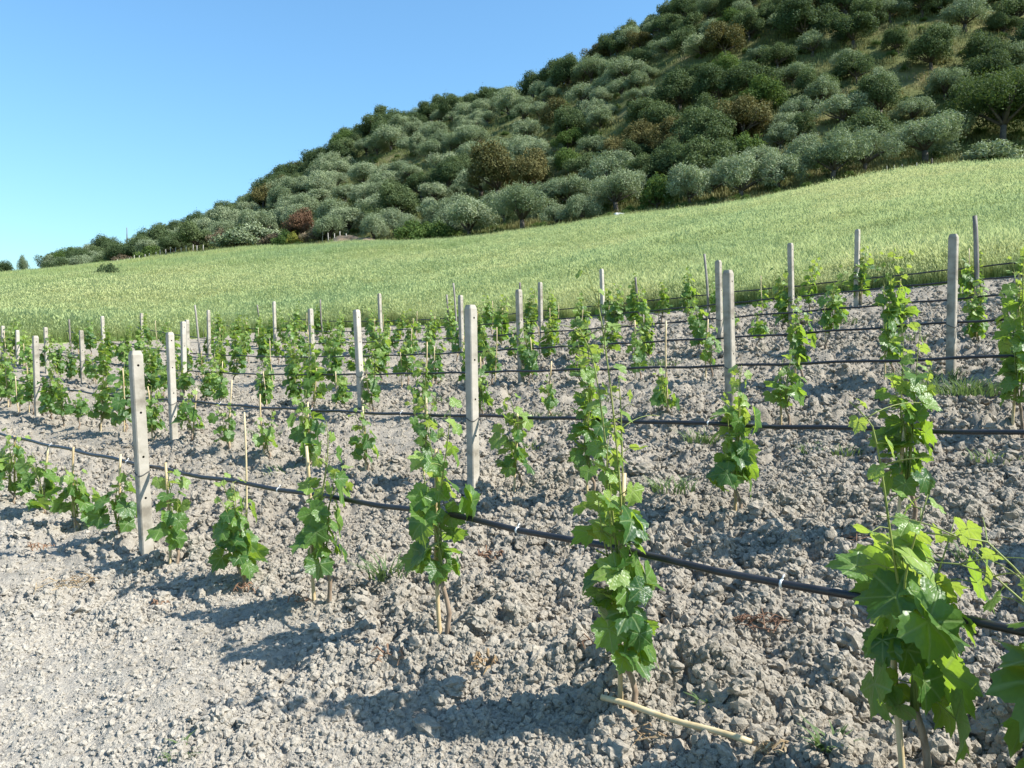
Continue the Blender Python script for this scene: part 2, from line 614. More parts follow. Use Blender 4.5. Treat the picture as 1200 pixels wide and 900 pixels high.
def build_clods():
    # crumbs: log-uniform in distance, so each size shows alike near and far
    def crumbs(count, rmin, rmax, smin, smax, keep_pow, sub):
        x, y, r = wedge(rmin, rmax, count)
        k = roughness_at(x, y)
        ok = (soil_mask(x, y) > 0.1) & (rng.uniform(0, 1, count) < k ** keep_pow)
        x, y, r, k = x[ok], y[ok], r[ok], k[ok]
        s = (smin * (smax / smin) ** (rng.uniform(0, 1, len(x)) ** 2.2)) * (0.6 + 0.5 * k)
        z = ground(x, y) + s * rng.uniform(-0.45, 0.25, len(x))
        rot = rng.uniform(0, 6.28, (len(x), 3))
        scl = np.repeat(s[:, None], 3, 1) * rng.uniform(0.8, 1.2, (len(x), 3))
        return np.stack([x, y, z], 1), rot, scl
    sets = [crumbs(215000, 1.9, 6.0, 0.0042, 0.024, 0.45, 2), crumbs(115000, 4.5, 14.0, 0.008, 0.029, 0.7, 2), crumbs(57000, 11, 27, 0.015, 0.045, 0.6, 2)]
    P, R, S = (np.concatenate([s[i] for s in sets]) for i in range(3))
    vs = [bpy.data.objects.new('crumb', m) for m in clods_lo]
    scatter('soil_crumbs', P, R, S, rng.integers(0, len(vs), len(P)), vs, soil_ob)
    # the largest clods, each one an object
    x, y, r = wedge(2.0, 8.0, 900, 34, 1.0, 1.0)
    k = roughness_at(x, y)
    ok = (k > 0.4) & (soil_mask(x, y) > 0.3)
    x, y, r = x[ok][:290], y[ok][:290], r[ok][:290]
    z = ground(x, y)
    for i in range(len(x)):
        s = random.uniform(0.018, 0.045) * (1.0 + 0.06 * r[i]) * (1.45 if random.random() < 0.12 else 1.0)
        o = link('soil_clod', clods_hi[i % len(clods_hi)], soil_ob, (x[i], y[i], z[i] + 0.05 * s))
        o.rotation_euler = (random.uniform(-0.6, 0.6), random.uniform(-0.6, 0.6), random.uniform(0, 6.28))
        o.scale = (s, s * random.uniform(0.8, 1.1), s * random.uniform(0.8, 1.05))

build_clods()

# ------------------------------------------------------------------ tall meadow grass
def grass_material():
    m, N, L = new_mat('meadow_grass')
    p = pos_of(N)
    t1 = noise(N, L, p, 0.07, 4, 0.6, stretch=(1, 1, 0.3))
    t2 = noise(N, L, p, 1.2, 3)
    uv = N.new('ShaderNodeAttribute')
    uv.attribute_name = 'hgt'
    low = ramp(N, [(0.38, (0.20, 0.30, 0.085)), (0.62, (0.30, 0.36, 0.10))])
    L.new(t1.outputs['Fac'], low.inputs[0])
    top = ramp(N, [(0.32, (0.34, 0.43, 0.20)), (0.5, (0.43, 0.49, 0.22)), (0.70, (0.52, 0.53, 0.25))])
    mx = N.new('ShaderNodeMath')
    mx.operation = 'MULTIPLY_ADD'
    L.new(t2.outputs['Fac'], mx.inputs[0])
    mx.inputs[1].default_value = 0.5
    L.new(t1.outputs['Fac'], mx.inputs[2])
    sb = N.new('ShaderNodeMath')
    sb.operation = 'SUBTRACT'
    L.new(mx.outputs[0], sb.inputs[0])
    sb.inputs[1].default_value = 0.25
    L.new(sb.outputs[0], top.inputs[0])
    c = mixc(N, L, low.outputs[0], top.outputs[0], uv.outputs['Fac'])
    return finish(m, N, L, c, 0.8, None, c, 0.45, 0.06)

M['grass'] = grass_material()

def grass_tuft(seed, blades, spread, height, width, heads=True):
    rr = random.Random(seed)
    vs, fs, hg = [], [], []
    for b in range(blades):
        a = rr.uniform(0, 6.283)
        d = spread * math.sqrt(rr.random())
        base = Vector((d * math.cos(a), d * math.sin(a), -0.03))
        h = height * rr.uniform(0.55, 1.0)
        la = rr.uniform(0, 6.283)
        lean = rr.uniform(0.05, 0.45) * h
        side = Vector((math.cos(la + 1.57 + rr.uniform(-0.6, 0.6)), math.sin(la + 1.57 + rr.uniform(-0.6, 0.6)), 0)) * width * rr.uniform(0.7, 1.3)
        out = Vector((math.cos(la), math.sin(la), 0))
        n0 = len(vs)
        segs = 3
        for s in range(segs + 1):
            t = s / segs
            p = base + Vector((0, 0, h * t * (1 - 0.15 * t * t))) + out * lean * t * t
            w = (1 - t) ** 0.7 if s < segs else 0.04
            vs += [p - side * w, p + side * w]
            hg += [t, t]
        for s in range(segs):
            fs.append((n0 + 2 * s, n0 + 2 * s + 1, n0 + 2 * s + 3, n0 + 2 * s + 2))
        if heads and rr.random() < 0.45:
            p = Vector(vs[-1])
            n0 = len(vs)
            q = p + out * 0.05 + Vector((0, 0, 0.07))
            s2 = side.normalized() * width * 2.2
            vs += [p - s2 * 0.3, p + s2 * 0.3, (p + q) / 2 + s2, q, (p + q) / 2 - s2]
            hg += [1.0] * 5
            fs.append((n0, n0 + 1, n0 + 2, n0 + 3, n0 + 4))
    me = bpy.data.meshes.new('grass_tuft')
    me.from_pydata([tuple(v) for v in vs], [], fs)
    at = me.attributes.new('hgt', 'FLOAT', 'POINT')
    at.data.foreach_set('value', np.array(hg, np.float32))
    return me

def build_meadow():
    near = [grass_tuft(300 + k, 26, 0.13, 0.62, 0.0045) for k in range(5)]
    mid = [grass_tuft(320 + k, 40, 0.30, 0.60, 0.0075) for k in range(4)]
    far = [grass_tuft(340 + k, 80, 0.85, 0.60, 0.014, heads=False) for k in range(4)]
    for me in near + mid + far:
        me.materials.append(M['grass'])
    vs = [bpy.data.objects.new('tuft_%02d' % i, me) for i, me in enumerate(near + mid + far)]
    PP, RR, SS, II = [], [], [], []
    for rmin, rmax, cnt, i0, i1, hs in ((12, 32, 120000, 0, 5, 1.0), (27, 70, 95000, 5, 9, 1.0), (60, 215, 100000, 9, 13, 1.0)):
        x, y, r = wedge(rmin, rmax, cnt, 37)
        aa = np.arctan2(x, y)
        sm = soil_mask(x, y)
        pxs = 600 + F * np.tan(aa)
        bank_ = (pxs > 372) & (pxs < 456) & (r > bound_r(aa) - 14 + 9 * np.abs((pxs - 414) / 42) ** 2)
        ok = (sm < -0.05) & (r < bound_r(aa) + 1.0) & (x * NX + y * NY > 2) & ~bank_
        x, y, r, sm = x[ok], y[ok], r[ok], sm[ok]
        z = ground(x, y)
        s = hs * rng.uniform(0.7, 1.15, len(x)) * (0.72 + 0.28 * smooth(0, 1.5, -sm) + 0.75 * np.exp(-((sm + 0.7) / 0.6) ** 2) * np.clip(vnoise(x * 1.6, y * 1.6, 73) + 0.1, -0.2, 0.6)) * (1 + 0.45 * vnoise(x * 0.25, y * 0.25, 71) + 0.3 * vnoise(x * 1.1, y * 1.1, 72))
        PP.append(np.stack([x, y, z], 1))
        rt = np.zeros((len(x), 3))
        rt[:, 2] = rng.uniform(0, 6.28, len(x))
        rt[:, 0] = rng.normal(0, 0.08, len(x))
        rt[:, 1] = rng.normal(0, 0.08, len(x))
        RR.append(rt)
        SS.append(np.stack([s, s, s * rng.uniform(0.85, 1.2, len(x))], 1))
        II.append(rng.integers(i0, i1, len(x)))
    o = scatter('meadow_grass', np.concatenate(PP), np.concatenate(RR), np.concatenate(SS), np.concatenate(II), vs)
    tag(o, 'tall pale green seeding grass covering the sloping meadow', 'grass')

build_meadow()

# ------------------------------------------------------------------ vineyard materials
M['concrete'] = simple('cast_concrete', [(0.28, (0.20, 0.175, 0.135)), (0.42, (0.34, 0.305, 0.245)), (0.6, (0.42, 0.38, 0.315)), (0.75, (0.49, 0.45, 0.38))], 7, 0.9, 0.012, per_object=0.25)
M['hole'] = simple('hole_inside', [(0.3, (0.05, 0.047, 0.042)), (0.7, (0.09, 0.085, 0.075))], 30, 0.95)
M['wood'] = simple('weathered_wood', [(0.3, (0.14, 0.12, 0.10)), (0.55, (0.26, 0.235, 0.205)), (0.75, (0.34, 0.31, 0.27))], 8, 0.85, 0.006, per_object=0.3, stretch=(4, 4, 0.5))
M['pipe'] = simple('black_polyethylene', [(0.3, (0.012, 0.012, 0.014)), (0.7, (0.03, 0.03, 0.033))], 12, 0.42, spec=0.5)
M['tie'] = simple('white_plastic', [(0.3, (0.72, 0.72, 0.70)), (0.7, (0.85, 0.85, 0.83))], 20, 0.4, spec=0.5)
M['wire'] = simple('dark_wire', [(0.3, (0.06, 0.058, 0.055)), (0.7, (0.12, 0.115, 0.11))], 40, 0.6)
M['bamboo'] = simple('dry_bamboo', [(0.3, (0.36, 0.26, 0.13)), (0.5, (0.52, 0.40, 0.22)), (0.75, (0.62, 0.51, 0.32))], 6, 0.55, 0.002, per_object=0.3, stretch=(3, 3, 0.7))
M['bark'] = simple('vine_bark', [(0.3, (0.15, 0.10, 0.065)), (0.55, (0.27, 0.20, 0.14)), (0.75, (0.36, 0.29, 0.21))], 25, 0.9, 0.006, stretch=(2, 2, 0.6))
M['shoot'] = simple('green_shoot', [(0.3, (0.16, 0.20, 0.05)), (0.55, (0.25, 0.29, 0.08)), (0.75, (0.33, 0.27, 0.11))], 5, 0.5, translucent=(0.3, 0.36, 0.08), tfac=0.15)

def leaf_material(name, dark, light, back, vein, trans, tfac):
    m, N, L = new_mat(name)
    uv = N.new('ShaderNodeUVMap').outputs[0]
    sp = N.new('ShaderNodeSeparateXYZ')
    L.new(uv, sp.inputs[0])

    def math_(op, a, b=None, c=None):
        q = N.new('ShaderNodeMath')
        q.operation = op
        for s, v in zip(q.inputs, (a, b, c)):
            if v is None:
                continue
            if isinstance(v, (int, float)):
                s.default_value = v
            else:
                L.new(v, s)
        return q.outputs[0]
    ax = math_('ABSOLUTE', sp.outputs['X'])
    y = sp.outputs['Y']
    near = None
    for ang in (0.0, 0.86, 1.85):                # the five main veins, mirrored
        d = math_('ABSOLUTE', math_('SUBTRACT', math_('MULTIPLY', ax, math.cos(ang)), math_('MULTIPLY', y, math.sin(ang))))
        along = math_('ADD', math_('MULTIPLY', ax, math.sin(ang)), math_('MULTIPLY', y, math.cos(ang)))
        d = math_('ADD', d, math_('MULTIPLY', math_('LESS_THAN', along, 0.0), 1.0))
        near = d if near is None else math_('MINIMUM', near, d)
    vn = N.new('ShaderNodeMapRange')
    L.new(near, vn.inputs[0])
    vn.inputs[1].default_value = 0.010
    vn.inputs[2].default_value = 0.045
    vn.inputs[3].default_value = 1.0
    vn.inputs[4].default_value = 0.0
    oc = obj_of(N)
    t = noise(N, L, oc, 9.0, 3)
    w = N.new('ShaderNodeTexVoronoi')
    w.inputs['Scale'].default_value = 7.0
    L.new(uv, w.inputs['Vector'])
    rr = math_('MULTIPLY_ADD', rnd_of(N), 0.75, math_('MULTIPLY_ADD', t.outputs['Fac'], 0.7, -0.2))
    r = ramp(N, [(0.15, dark), (0.85, light)])
    L.new(rr, r.inputs[0])
    c = mixc(N, L, r.outputs[0], vein, math_('MULTIPLY', vn.outputs[0], 0.55))
    geo = N.new('ShaderNodeNewGeometry')
    c = mixc(N, L, c, back, math_('MULTIPLY', geo.outputs['Backfacing'], 0.7))
    h = math_('SUBTRACT', math_('MULTIPLY', w.outputs['Distance'], 0.5), math_('MULTIPLY', vn.outputs[0], 0.6))
    nr = bump(N, L, h, 0.3, 0.014)
    tc = mixc(N, L, trans, vein, math_('MULTIPLY', vn.outputs[0], 0.4))
    return finish(m, N, L, c, 0.38, nr, tc, tfac, 0.42)

M['leaf'] = leaf_material('vine_leaf', (0.028, 0.085, 0.028), (0.110, 0.205, 0.042), (0.17, 0.25, 0.10), (0.24, 0.32, 0.12), (0.34, 0.52, 0.04), 0.42)
M['young'] = leaf_material('young_vine_leaf', (0.10, 0.20, 0.035), (0.24, 0.34, 0.075), (0.23, 0.31, 0.11), (0.34, 0.40, 0.15), (0.42, 0.54, 0.06), 0.42)

# ------------------------------------------------------------------ vine leaves
LEAF_R = [(0, 0.98), (10, 0.90), (22, 0.74), (30, 0.71), (42, 0.84), (50, 0.90), (62, 0.80), (76, 0.66), (86, 0.66), (102, 0.78), (114, 0.76), (132, 0.68), (150, 0.62), (164, 0.48), (174, 0.24), (180, 0.05)]

def leaf_shape(seed):
    rr = random.Random(seed)
    deep = rr.uniform(0.7, 1.35)
    fold, droop, wav, ph = rr.uniform(-0.05, 0.42), rr.uniform(0.05, 0.6), rr.uniform(0.05, 0.13), rr.uniform(0, 6)
    tw = rr.uniform(-0.2, 0.2)
    angs = [a for a, _ in LEAF_R]
    rads = [0.7 + (q - 0.7) * deep if 15 < a < 140 else q for a, q in LEAF_R]
    k = 46
    out = []
    for i in range(k + 1):
        a = -180 + 360.0 * i / k
        r = float(np.interp(abs(a), angs, rads))
        if abs(a) < 168:
            r *= 1 + (0.055 if i % 2 else -0.055) + rr.uniform(-0.025, 0.025)
        out.append((math.radians(a), r))

    def pt(a, r):
        x, y = r * math.sin(a), r * math.cos(a)
        z = fold * abs(x) - droop * (max(y, 0) ** 2 + 0.55 * x * x) + wav * r * r * math.sin(5 * a + ph) + tw * x * y
        return Vector((x, y, z)), (x, y)
    vs, uv = [Vector((0, 0, 0))], [(0, 0)]
    for f in (0.55, 1.0):
        for a, r in out[:-1]:
            p, q = pt(a, r * f)
            vs.append(p)
            uv.append(q)
    fs = []
    for i in range(k):
        j = (i + 1) % k
        if i == k - 1:
            continue                              # the open notch at the stalk
        fs.append((0, 1 + j, 1 + i))
        fs.append((1 + i, 1 + j, 1 + k + j, 1 + k + i))
    return vs, fs, uv

LEAVES = [leaf_shape(500 + s) for s in range(9)]

def leaf_me(k, mat):
    vs, fs, uv = LEAVES[k]
    me = bpy.data.meshes.new('leaf')
    me.from_pydata([tuple(v) for v in vs], [], fs)
    ul = me.uv_layers.new(name='UVMap')
    vi = np.empty(len(me.loops), np.int32)
    me.loops.foreach_get('vertex_index', vi)
    ul.data.foreach_set('uv', np.array(uv, np.float32)[vi].ravel())
    me.materials.append(mat)
    me.polygons.foreach_set('use_smooth', [True] * len(me.polygons))
    # faces were wound facing down in places: make the upper side +Z
    if me.polygons[0].normal.z < 0:
        me.flip_normals()
    me.update()
    return me

LEAF_MATURE = [leaf_me(k, M['leaf']) for k in range(9)]
LEAF_YOUNG = [leaf_me(k, M['young']) for k in range(9)]

def vine_plan(rr, height, spread, nshoots, leaf, tall=(), trunk_h=0.22, dens=1.0, lean=(0, 0)):
    """trunk and shoot lines, petioles and leaf placements of one young vine, standing at the origin"""
    tl = [Vector((0, 0, -0.05))]
    p = Vector((0, 0, 0))
    for s in range(1, 6):
        t = s / 5
        p = Vector((0.03 * math.sin(t * 4 + rr.uniform(0, 1)) * t + lean[0] * 0.25 * t, rr.uniform(-0.01, 0.012) + lean[1] * 0.25 * t, trunk_h * t))
        tl.append(p)
    top = tl[-1]
    shoots, petioles, leaves = [], [], []
    specs = [(rr.uniform(0.72, 1.0) * height, rr.uniform(0, 6.283), rr.uniform(0.35, 1.0) * spread, 0.0) for _ in range(nshoots)]
    specs[0] = (height, specs[0][1], 0.4 * spread, 0.0)
    for hh, dx, dy in tall:
        specs.append((hh, None, (dx, dy), 1.0))
    for hh, az, off, tl_ in specs:
        if az is None:
            ox, oy = off
        else:
            ox, oy = off * math.cos(az) * 0.6, off * math.sin(az) * 0.6
        ox += lean[0]
        oy += lean[1]
        L = hh - trunk_h
        steps = max(5, int(L / 0.055))
        line = []
        wx, wy, ph = rr.uniform(-0.03, 0.03), rr.uniform(-0.03, 0.03), rr.uniform(0, 6)
        for s in range(steps + 1):
            t = s / steps
            bend = t ** (1.6 if not tl_ else 2.4)
            sag = -0.10 * max(0, t - 0.82) / 0.18 if tl_ else 0
            line.append(top + Vector((ox * bend + wx * math.sin(5 * t + ph), oy * bend + wy * math.cos(4 * t + ph), L * t + sag)))
        shoots.append((line, [0.0058 - 0.0042 * s / steps for s in range(steps + 1)], tl_))
        side = rr.uniform(0, 6.283)
        s = 0.4
        while s < steps:
            i = int(s)
            q = line[i].lerp(line[min(i + 1, steps)], s - i)
            t = s / steps
            side += math.pi + rr.uniform(-0.9, 0.9)
            size = leaf * (0.62 + 0.38 * math.sin(math.pi * min(1.0, 0.25 + 0.9 * t)) - 0.22 * t ** 3) * rr.uniform(0.6, 1.2)
            if tl_ and t > 0.45:
                size *= 0.62
            young = t > (0.66 if not tl_ else 0.45) + rr.uniform(-0.3, 0.25)
            pl = size * rr.uniform(0.35, 0.95)
            out = Vector((math.cos(side), math.sin(side), 0))
            e = q + out * pl + Vector((0, 0, pl * rr.uniform(-0.1, 0.6)))
            petioles.append((q, (q + e) / 2 + Vector((0, 0, 0.12 * pl)), e))
            nrm = (out * rr.uniform(0.2, 0.9) + Vector((0.35, -0.1, 0.7)) + Vector((rr.uniform(-.8, .8), rr.uniform(-.8, .8), rr.uniform(-.55, .45)))).normalized()
            tip = out * rr.uniform(0.2, 0.9) + Vector((rr.uniform(-.6, .6), rr.uniform(-.6, .6), -rr.uniform(-0.1, 1.0)))
            if t > 0.93:
                tip = out * 0.4 + Vector((0, 0, 0.5))
            tip = (tip - nrm * tip.dot(nrm)).normalized()
            rgt = tip.cross(nrm)
            sc = size / 1.5
            mt = Matrix((rgt, tip, nrm)).transposed().to_4x4()
            mt = Matrix.Translation(e) @ mt @ Matrix.Diagonal((sc, sc, sc, 1))
            leaves.append((mt, young, rr.randrange(9)))
            s += rr.uniform(0.75, 1.35) / dens * (1.0 if not (tl_ and t > 0.5) else 1.5)
        if tl_:                                   # curling tendrils near the tip
            for _ in range(3):
                q = line[int(steps * rr.uniform(0.7, 0.98))]
                a = rr.uniform(0, 6.283)
                pts = [q + Vector((math.cos(a) * d, math.sin(a) * d, 0.5 * d - 1.6 * d * d)) for d in np.linspace(0, rr.uniform(0.12, 0.24), 7)]
                shoots.append((pts, [0.0022 - 0.0013 * i / 6 for i in range(7)], 1.0))
    return tl, shoots, petioles, leaves

def vine_wood(tl, shoots, petioles):
    mb = MB()
    mb.tube(tl, [0.013, 0.012, 0.011, 0.0105, 0.010, 0.009][:len(tl)], 7)
    trunk = mb.mesh('trunk', [M['bark']])
    mb = MB()
    for line, rad, _ in shoots:
        mb.tube(line, rad, 5)
    for a, b, c in petioles:
        mb.tube([a, b, c], [0.0022, 0.0018, 0.0016], 4, cap=False)
    return trunk, mb.mesh('shoots', [M['shoot']])

def joined_leaves(leaves, simple_=True):
    mb = MB()
    uvs = []
    for mt, young, k in leaves:
        vs, fs, uv = LEAVES[k]
        mb.add([mt @ v for v in vs], fs, 1 if young else 0)
        uvs += uv
    me = mb.mesh('foliage', [M['leaf'], M['young']])
    ul = me.uv_layers.new(name='UVMap')
    vi = np.empty(len(me.loops), np.int32)
    me.loops.foreach_get('vertex_index', vi)
    ul.data.foreach_set('uv', np.array(uvs, np.float32)[vi].ravel())
    return me

def empty(name, loc, rz=0.0):
    o = bpy.data.objects.new(name, None)
    o.empty_display_size = 0.2
    o.location = loc
    o.rotation_euler = (0, 0, rz)
    col.objects.link(o)
    return o

def hero_vine(row, u, label, group, seed, dn=0.0, **kw):
    rr = random.Random(seed)
    x, y = rowpt(ROWS[row - 1] + dn, u)
    root = empty('grapevine', (x, y, gz(x, y) - 0.005))
    tag(root, label, 'vine', group)
    kw['dens'] = kw.get('dens', 1.0) * 1.12
    tl, sh, pe, lv = vine_plan(rr, **kw)
    t, s = vine_wood(tl, sh, pe)
    link('trunk', t, root)
    link('shoot', s, root)
    for mt, young, k in lv:
        o = link('leaf', (LEAF_YOUNG if young else LEAF_MATURE)[k], root)
        o.matrix_basis = mt
    return root

def stake(row, u, label, group, h, lean=(0.0, 0.0), off=(0.05, 0.0), r=0.0105, seed=0):
    rr = random.Random(seed)
    x, y = rowpt(ROWS[row - 1] + off[1], u + off[0])
    pts, rad = [], []
    k = 9
    for i in range(k):
        t = i / (k - 1)
        pts.append(Vector((lean[0] * t + 0.008 * math.sin(5 * t + seed), lean[1] * t, -0.12 + (h + 0.12) * t)))
        rad.append(r * (1.0 - 0.18 * t) * (1.10 if i % 3 == 1 else 1.0))
    mb = MB()
    mb.tube(pts, rad, 7)
    o = link('bamboo_stake', mb.mesh('bamboo_stake', [M['bamboo']]), None, (x, y, gz(x, y)))
    tag(o, label, 'stake', group)
    return o

# (u, label, stake height, generator settings) of the vines in the first row
R1 = [
    (0.20, 'young vine past the big-leaved one at the open end of the first row', 0.70, dict(height=0.80, spread=0.5, nshoots=2, leaf=0.20, tall=[(0.85, -0.36, 0.10), (0.75, -0.30, 0.18)])),
    (0.59, 'young vine with the broadest leaves, half covering the end of the front pipe', 0.62, dict(height=0.88, spread=0.24, nshoots=4, leaf=0.175, trunk_h=0.28, tall=[(1.22, -0.22, 0.02)], dens=0.9)),
    (1.54, 'tallest vine of the front row, thin shoots whipping up above its stake', 0.86, dict(height=1.0, spread=0.22, nshoots=3, leaf=0.132, tall=[(1.68, -0.14, 0.02), (1.5, -0.20, 0.05), (1.3, -0.02, 0.05)], dens=1.0)),
    (2.49, 'upright leafy vine before the two-faced post with three holes', 0.82, dict(height=1.0, spread=0.2, nshoots=4, leaf=0.135, trunk_h=0.26)),
    (3.36, 'slanting vine whose foliage tips away from its short stake', 0.80, dict(height=0.94, spread=0.22, nshoots=4, leaf=0.13, trunk_h=0.22, lean=(0.03, 0.0))),
    (4.20, 'rounded bushy vine with a tall bare cane rising out of it', 1.02, dict(height=0.68, spread=0.26, nshoots=5, leaf=0.135, trunk_h=0.15)),
    (5.02, 'narrow vine right beside the front row concrete post', 0.66, dict(height=0.60, spread=0.17, nshoots=3, leaf=0.14, trunk_h=0.16)),
    (5.90, 'low vine just past the front row concrete post', 0.62, dict(height=0.52, spread=0.20, nshoots=3, leaf=0.14, trunk_h=0.10)),
    (6.70, 'sprawling low vine, second past the front row concrete post', 0.66, dict(height=0.52, spread=0.28, nshoots=4, leaf=0.145, trunk_h=0.10)),
    (7.45, 'sprawling low vine, third past the front row concrete post', 0.62, dict(height=0.55, spread=0.28, nshoots=4, leaf=0.15, trunk_h=0.10)),
    (8.25, 'dense tall-tipped vine, fourth past the front row concrete post', 0.60, dict(height=0.72, spread=0.26, nshoots=4, leaf=0.15, trunk_h=0.12)),
    (9.1, 'dense vine, fifth past the front row concrete post', 0.60, dict(height=0.70, spread=0.26, nshoots=4, leaf=0.15, trunk_h=0.12)),
]
R2 = [
    (0.25, 'vine at the open end of the second pipe row', 0.7, dict(height=0.75, spread=0.24, nshoots=3, leaf=0.14)),
    (1.17, 'tall double-headed vine on the second pipe, stake end showing at the pipe', 0.52, dict(height=1.02, spread=0.28, nshoots=5, leaf=0.135)),
    (2.11, 'dark drooping vine on the second pipe with blue-green lower leaves', 0.60, dict(height=0.88, spread=0.24, nshoots=4, leaf=0.15, trunk_h=0.16)),
    (3.17, 'very tall leafy column of a vine on the second pipe behind the whip-shooted one', 0.90, dict(height=1.22, spread=0.20, nshoots=4, leaf=0.13, trunk_h=0.15)),
    (3.82, 'small dark vine on the second pipe past the post with three holes', 0.62, dict(height=0.70, spread=0.19, nshoots=3, leaf=0.135, trunk_h=0.14)),
    (4.83, 'thin straggly vine on the second pipe in front of the post with three holes', 0.72, dict(height=0.85, spread=0.24, nshoots=3, leaf=0.11, trunk_h=0.18, dens=0.9)),
    (5.61, 'narrow vine on the second pipe, second beyond the post with three holes', 0.60, dict(height=0.62, spread=0.16, nshoots=3, leaf=0.12, trunk_h=0.14)),
    (6.45, 'dark low-hanging vine on the second pipe, third beyond the post with three holes', 0.60, dict(height=0.72, spread=0.22, nshoots=4, leaf=0.14, trunk_h=0.08)),
    (7.20, 'yellowish vine on the second pipe midway between two concrete posts', 0.62, dict(height=0.52, spread=0.22, nshoots=3, leaf=0.12, trunk_h=0.12)),
    (8.0, 'pale sparse vine on the second pipe close before a concrete post', 0.75, dict(height=0.55, spread=0.2, nshoots=3, leaf=0.11, trunk_h=0.12)),
    (8.85, 'compact dark vine beside the second concrete post of the second pipe row', 0.60, dict(height=0.55, spread=0.2, nshoots=4, leaf=0.13, trunk_h=0.10)),
    (9.8, 'bushy vine past the second concrete post of the second pipe row', 0.66, dict(height=0.66, spread=0.24, nshoots=4, leaf=0.13, trunk_h=0.12)),
]
R3 = [
    (1.05, 'tall vine climbing a stake on the third pipe near its open end', 1.0, dict(height=1.35, spread=0.24, nshoots=4, leaf=0.13, trunk_h=0.25)),
    (2.69, 'bushy bright vine on the third pipe near its shaded-faced post', 0.55, dict(height=0.70, spread=0.28, nshoots=4, leaf=0.13, trunk_h=0.2)),
    (3.81, 'low round vine on the third pipe at a tall bare stake', 0.86, dict(height=0.50, spread=0.22, nshoots=4, leaf=0.125, trunk_h=0.12)),
    (5.2, 'sparse little vine on the third pipe behind the tall leafy column', 0.6, dict(height=0.50, spread=0.2, nshoots=3, leaf=0.11, trunk_h=0.12)),
    (6.2, 'leafy vine on the third pipe before the next concrete post', 0.7, dict(height=0.72, spread=0.2, nshoots=4, leaf=0.12, trunk_h=0.15)),
    (7.15, 'tall stake vine on the third pipe close to a concrete post', 0.85, dict(height=0.72, spread=0.2, nshoots=3, leaf=0.12, trunk_h=0.12)),
]
R4 = [
    (1.38, 'tall vine on the fourth pipe near its open end', 0.9, dict(height=1.1, spread=0.26, nshoots=4, leaf=0.13, trunk_h=0.2)),
    (2.42, 'very tall vine on the fourth pipe beside the thick grey post', 0.95, dict(height=1.32, spread=0.22, nshoots=4, leaf=0.13, trunk_h=0.2)),
    (3.32, 'tall dense vine on the fourth pipe, second from the thick grey post', 0.60, dict(height=0.98, spread=0.24, nshoots=4, leaf=0.13, trunk_h=0.25)),
    (4.35, 'small vine on the fourth pipe behind the shaded-faced post', 0.7, dict(height=0.62, spread=0.22, nshoots=3, leaf=0.12, trunk_h=0.2)),
    (5.3, 'bushy vine on the fourth pipe, fourth from the thick grey post', 0.8, dict(height=0.70, spread=0.25, nshoots=4, leaf=0.12, trunk_h=0.15)),
]
taken = {k: [] for k in range(1, 8)}
for row, R in ((1, R1), (2, R2), (3, R3), (4, R4)):
    grp = 'vines on the %s pipe row' % ('first', 'second', 'third', 'fourth')[row - 1]
    for i, (u, lab, sh, kw) in enumerate(R):
        hero_vine(row, u, lab, grp, 40 * row + i, **kw)
        short = lab.split(',')[0].split(' with ')[0]
        sl = ('bamboo stake holding the ' + short).split()[:16]
        stake(row, u, ' '.join(sl), 'bamboo stakes at the vines', sh, (random.uniform(-0.05, 0.05), random.uniform(-0.04, 0.04)), (random.uniform(0.03, 0.09), random.uniform(-0.03, 0.05)), r=0.0065 if sh > 1 else 0.0098, seed=row * 50 + i)
        taken[row].append(u)

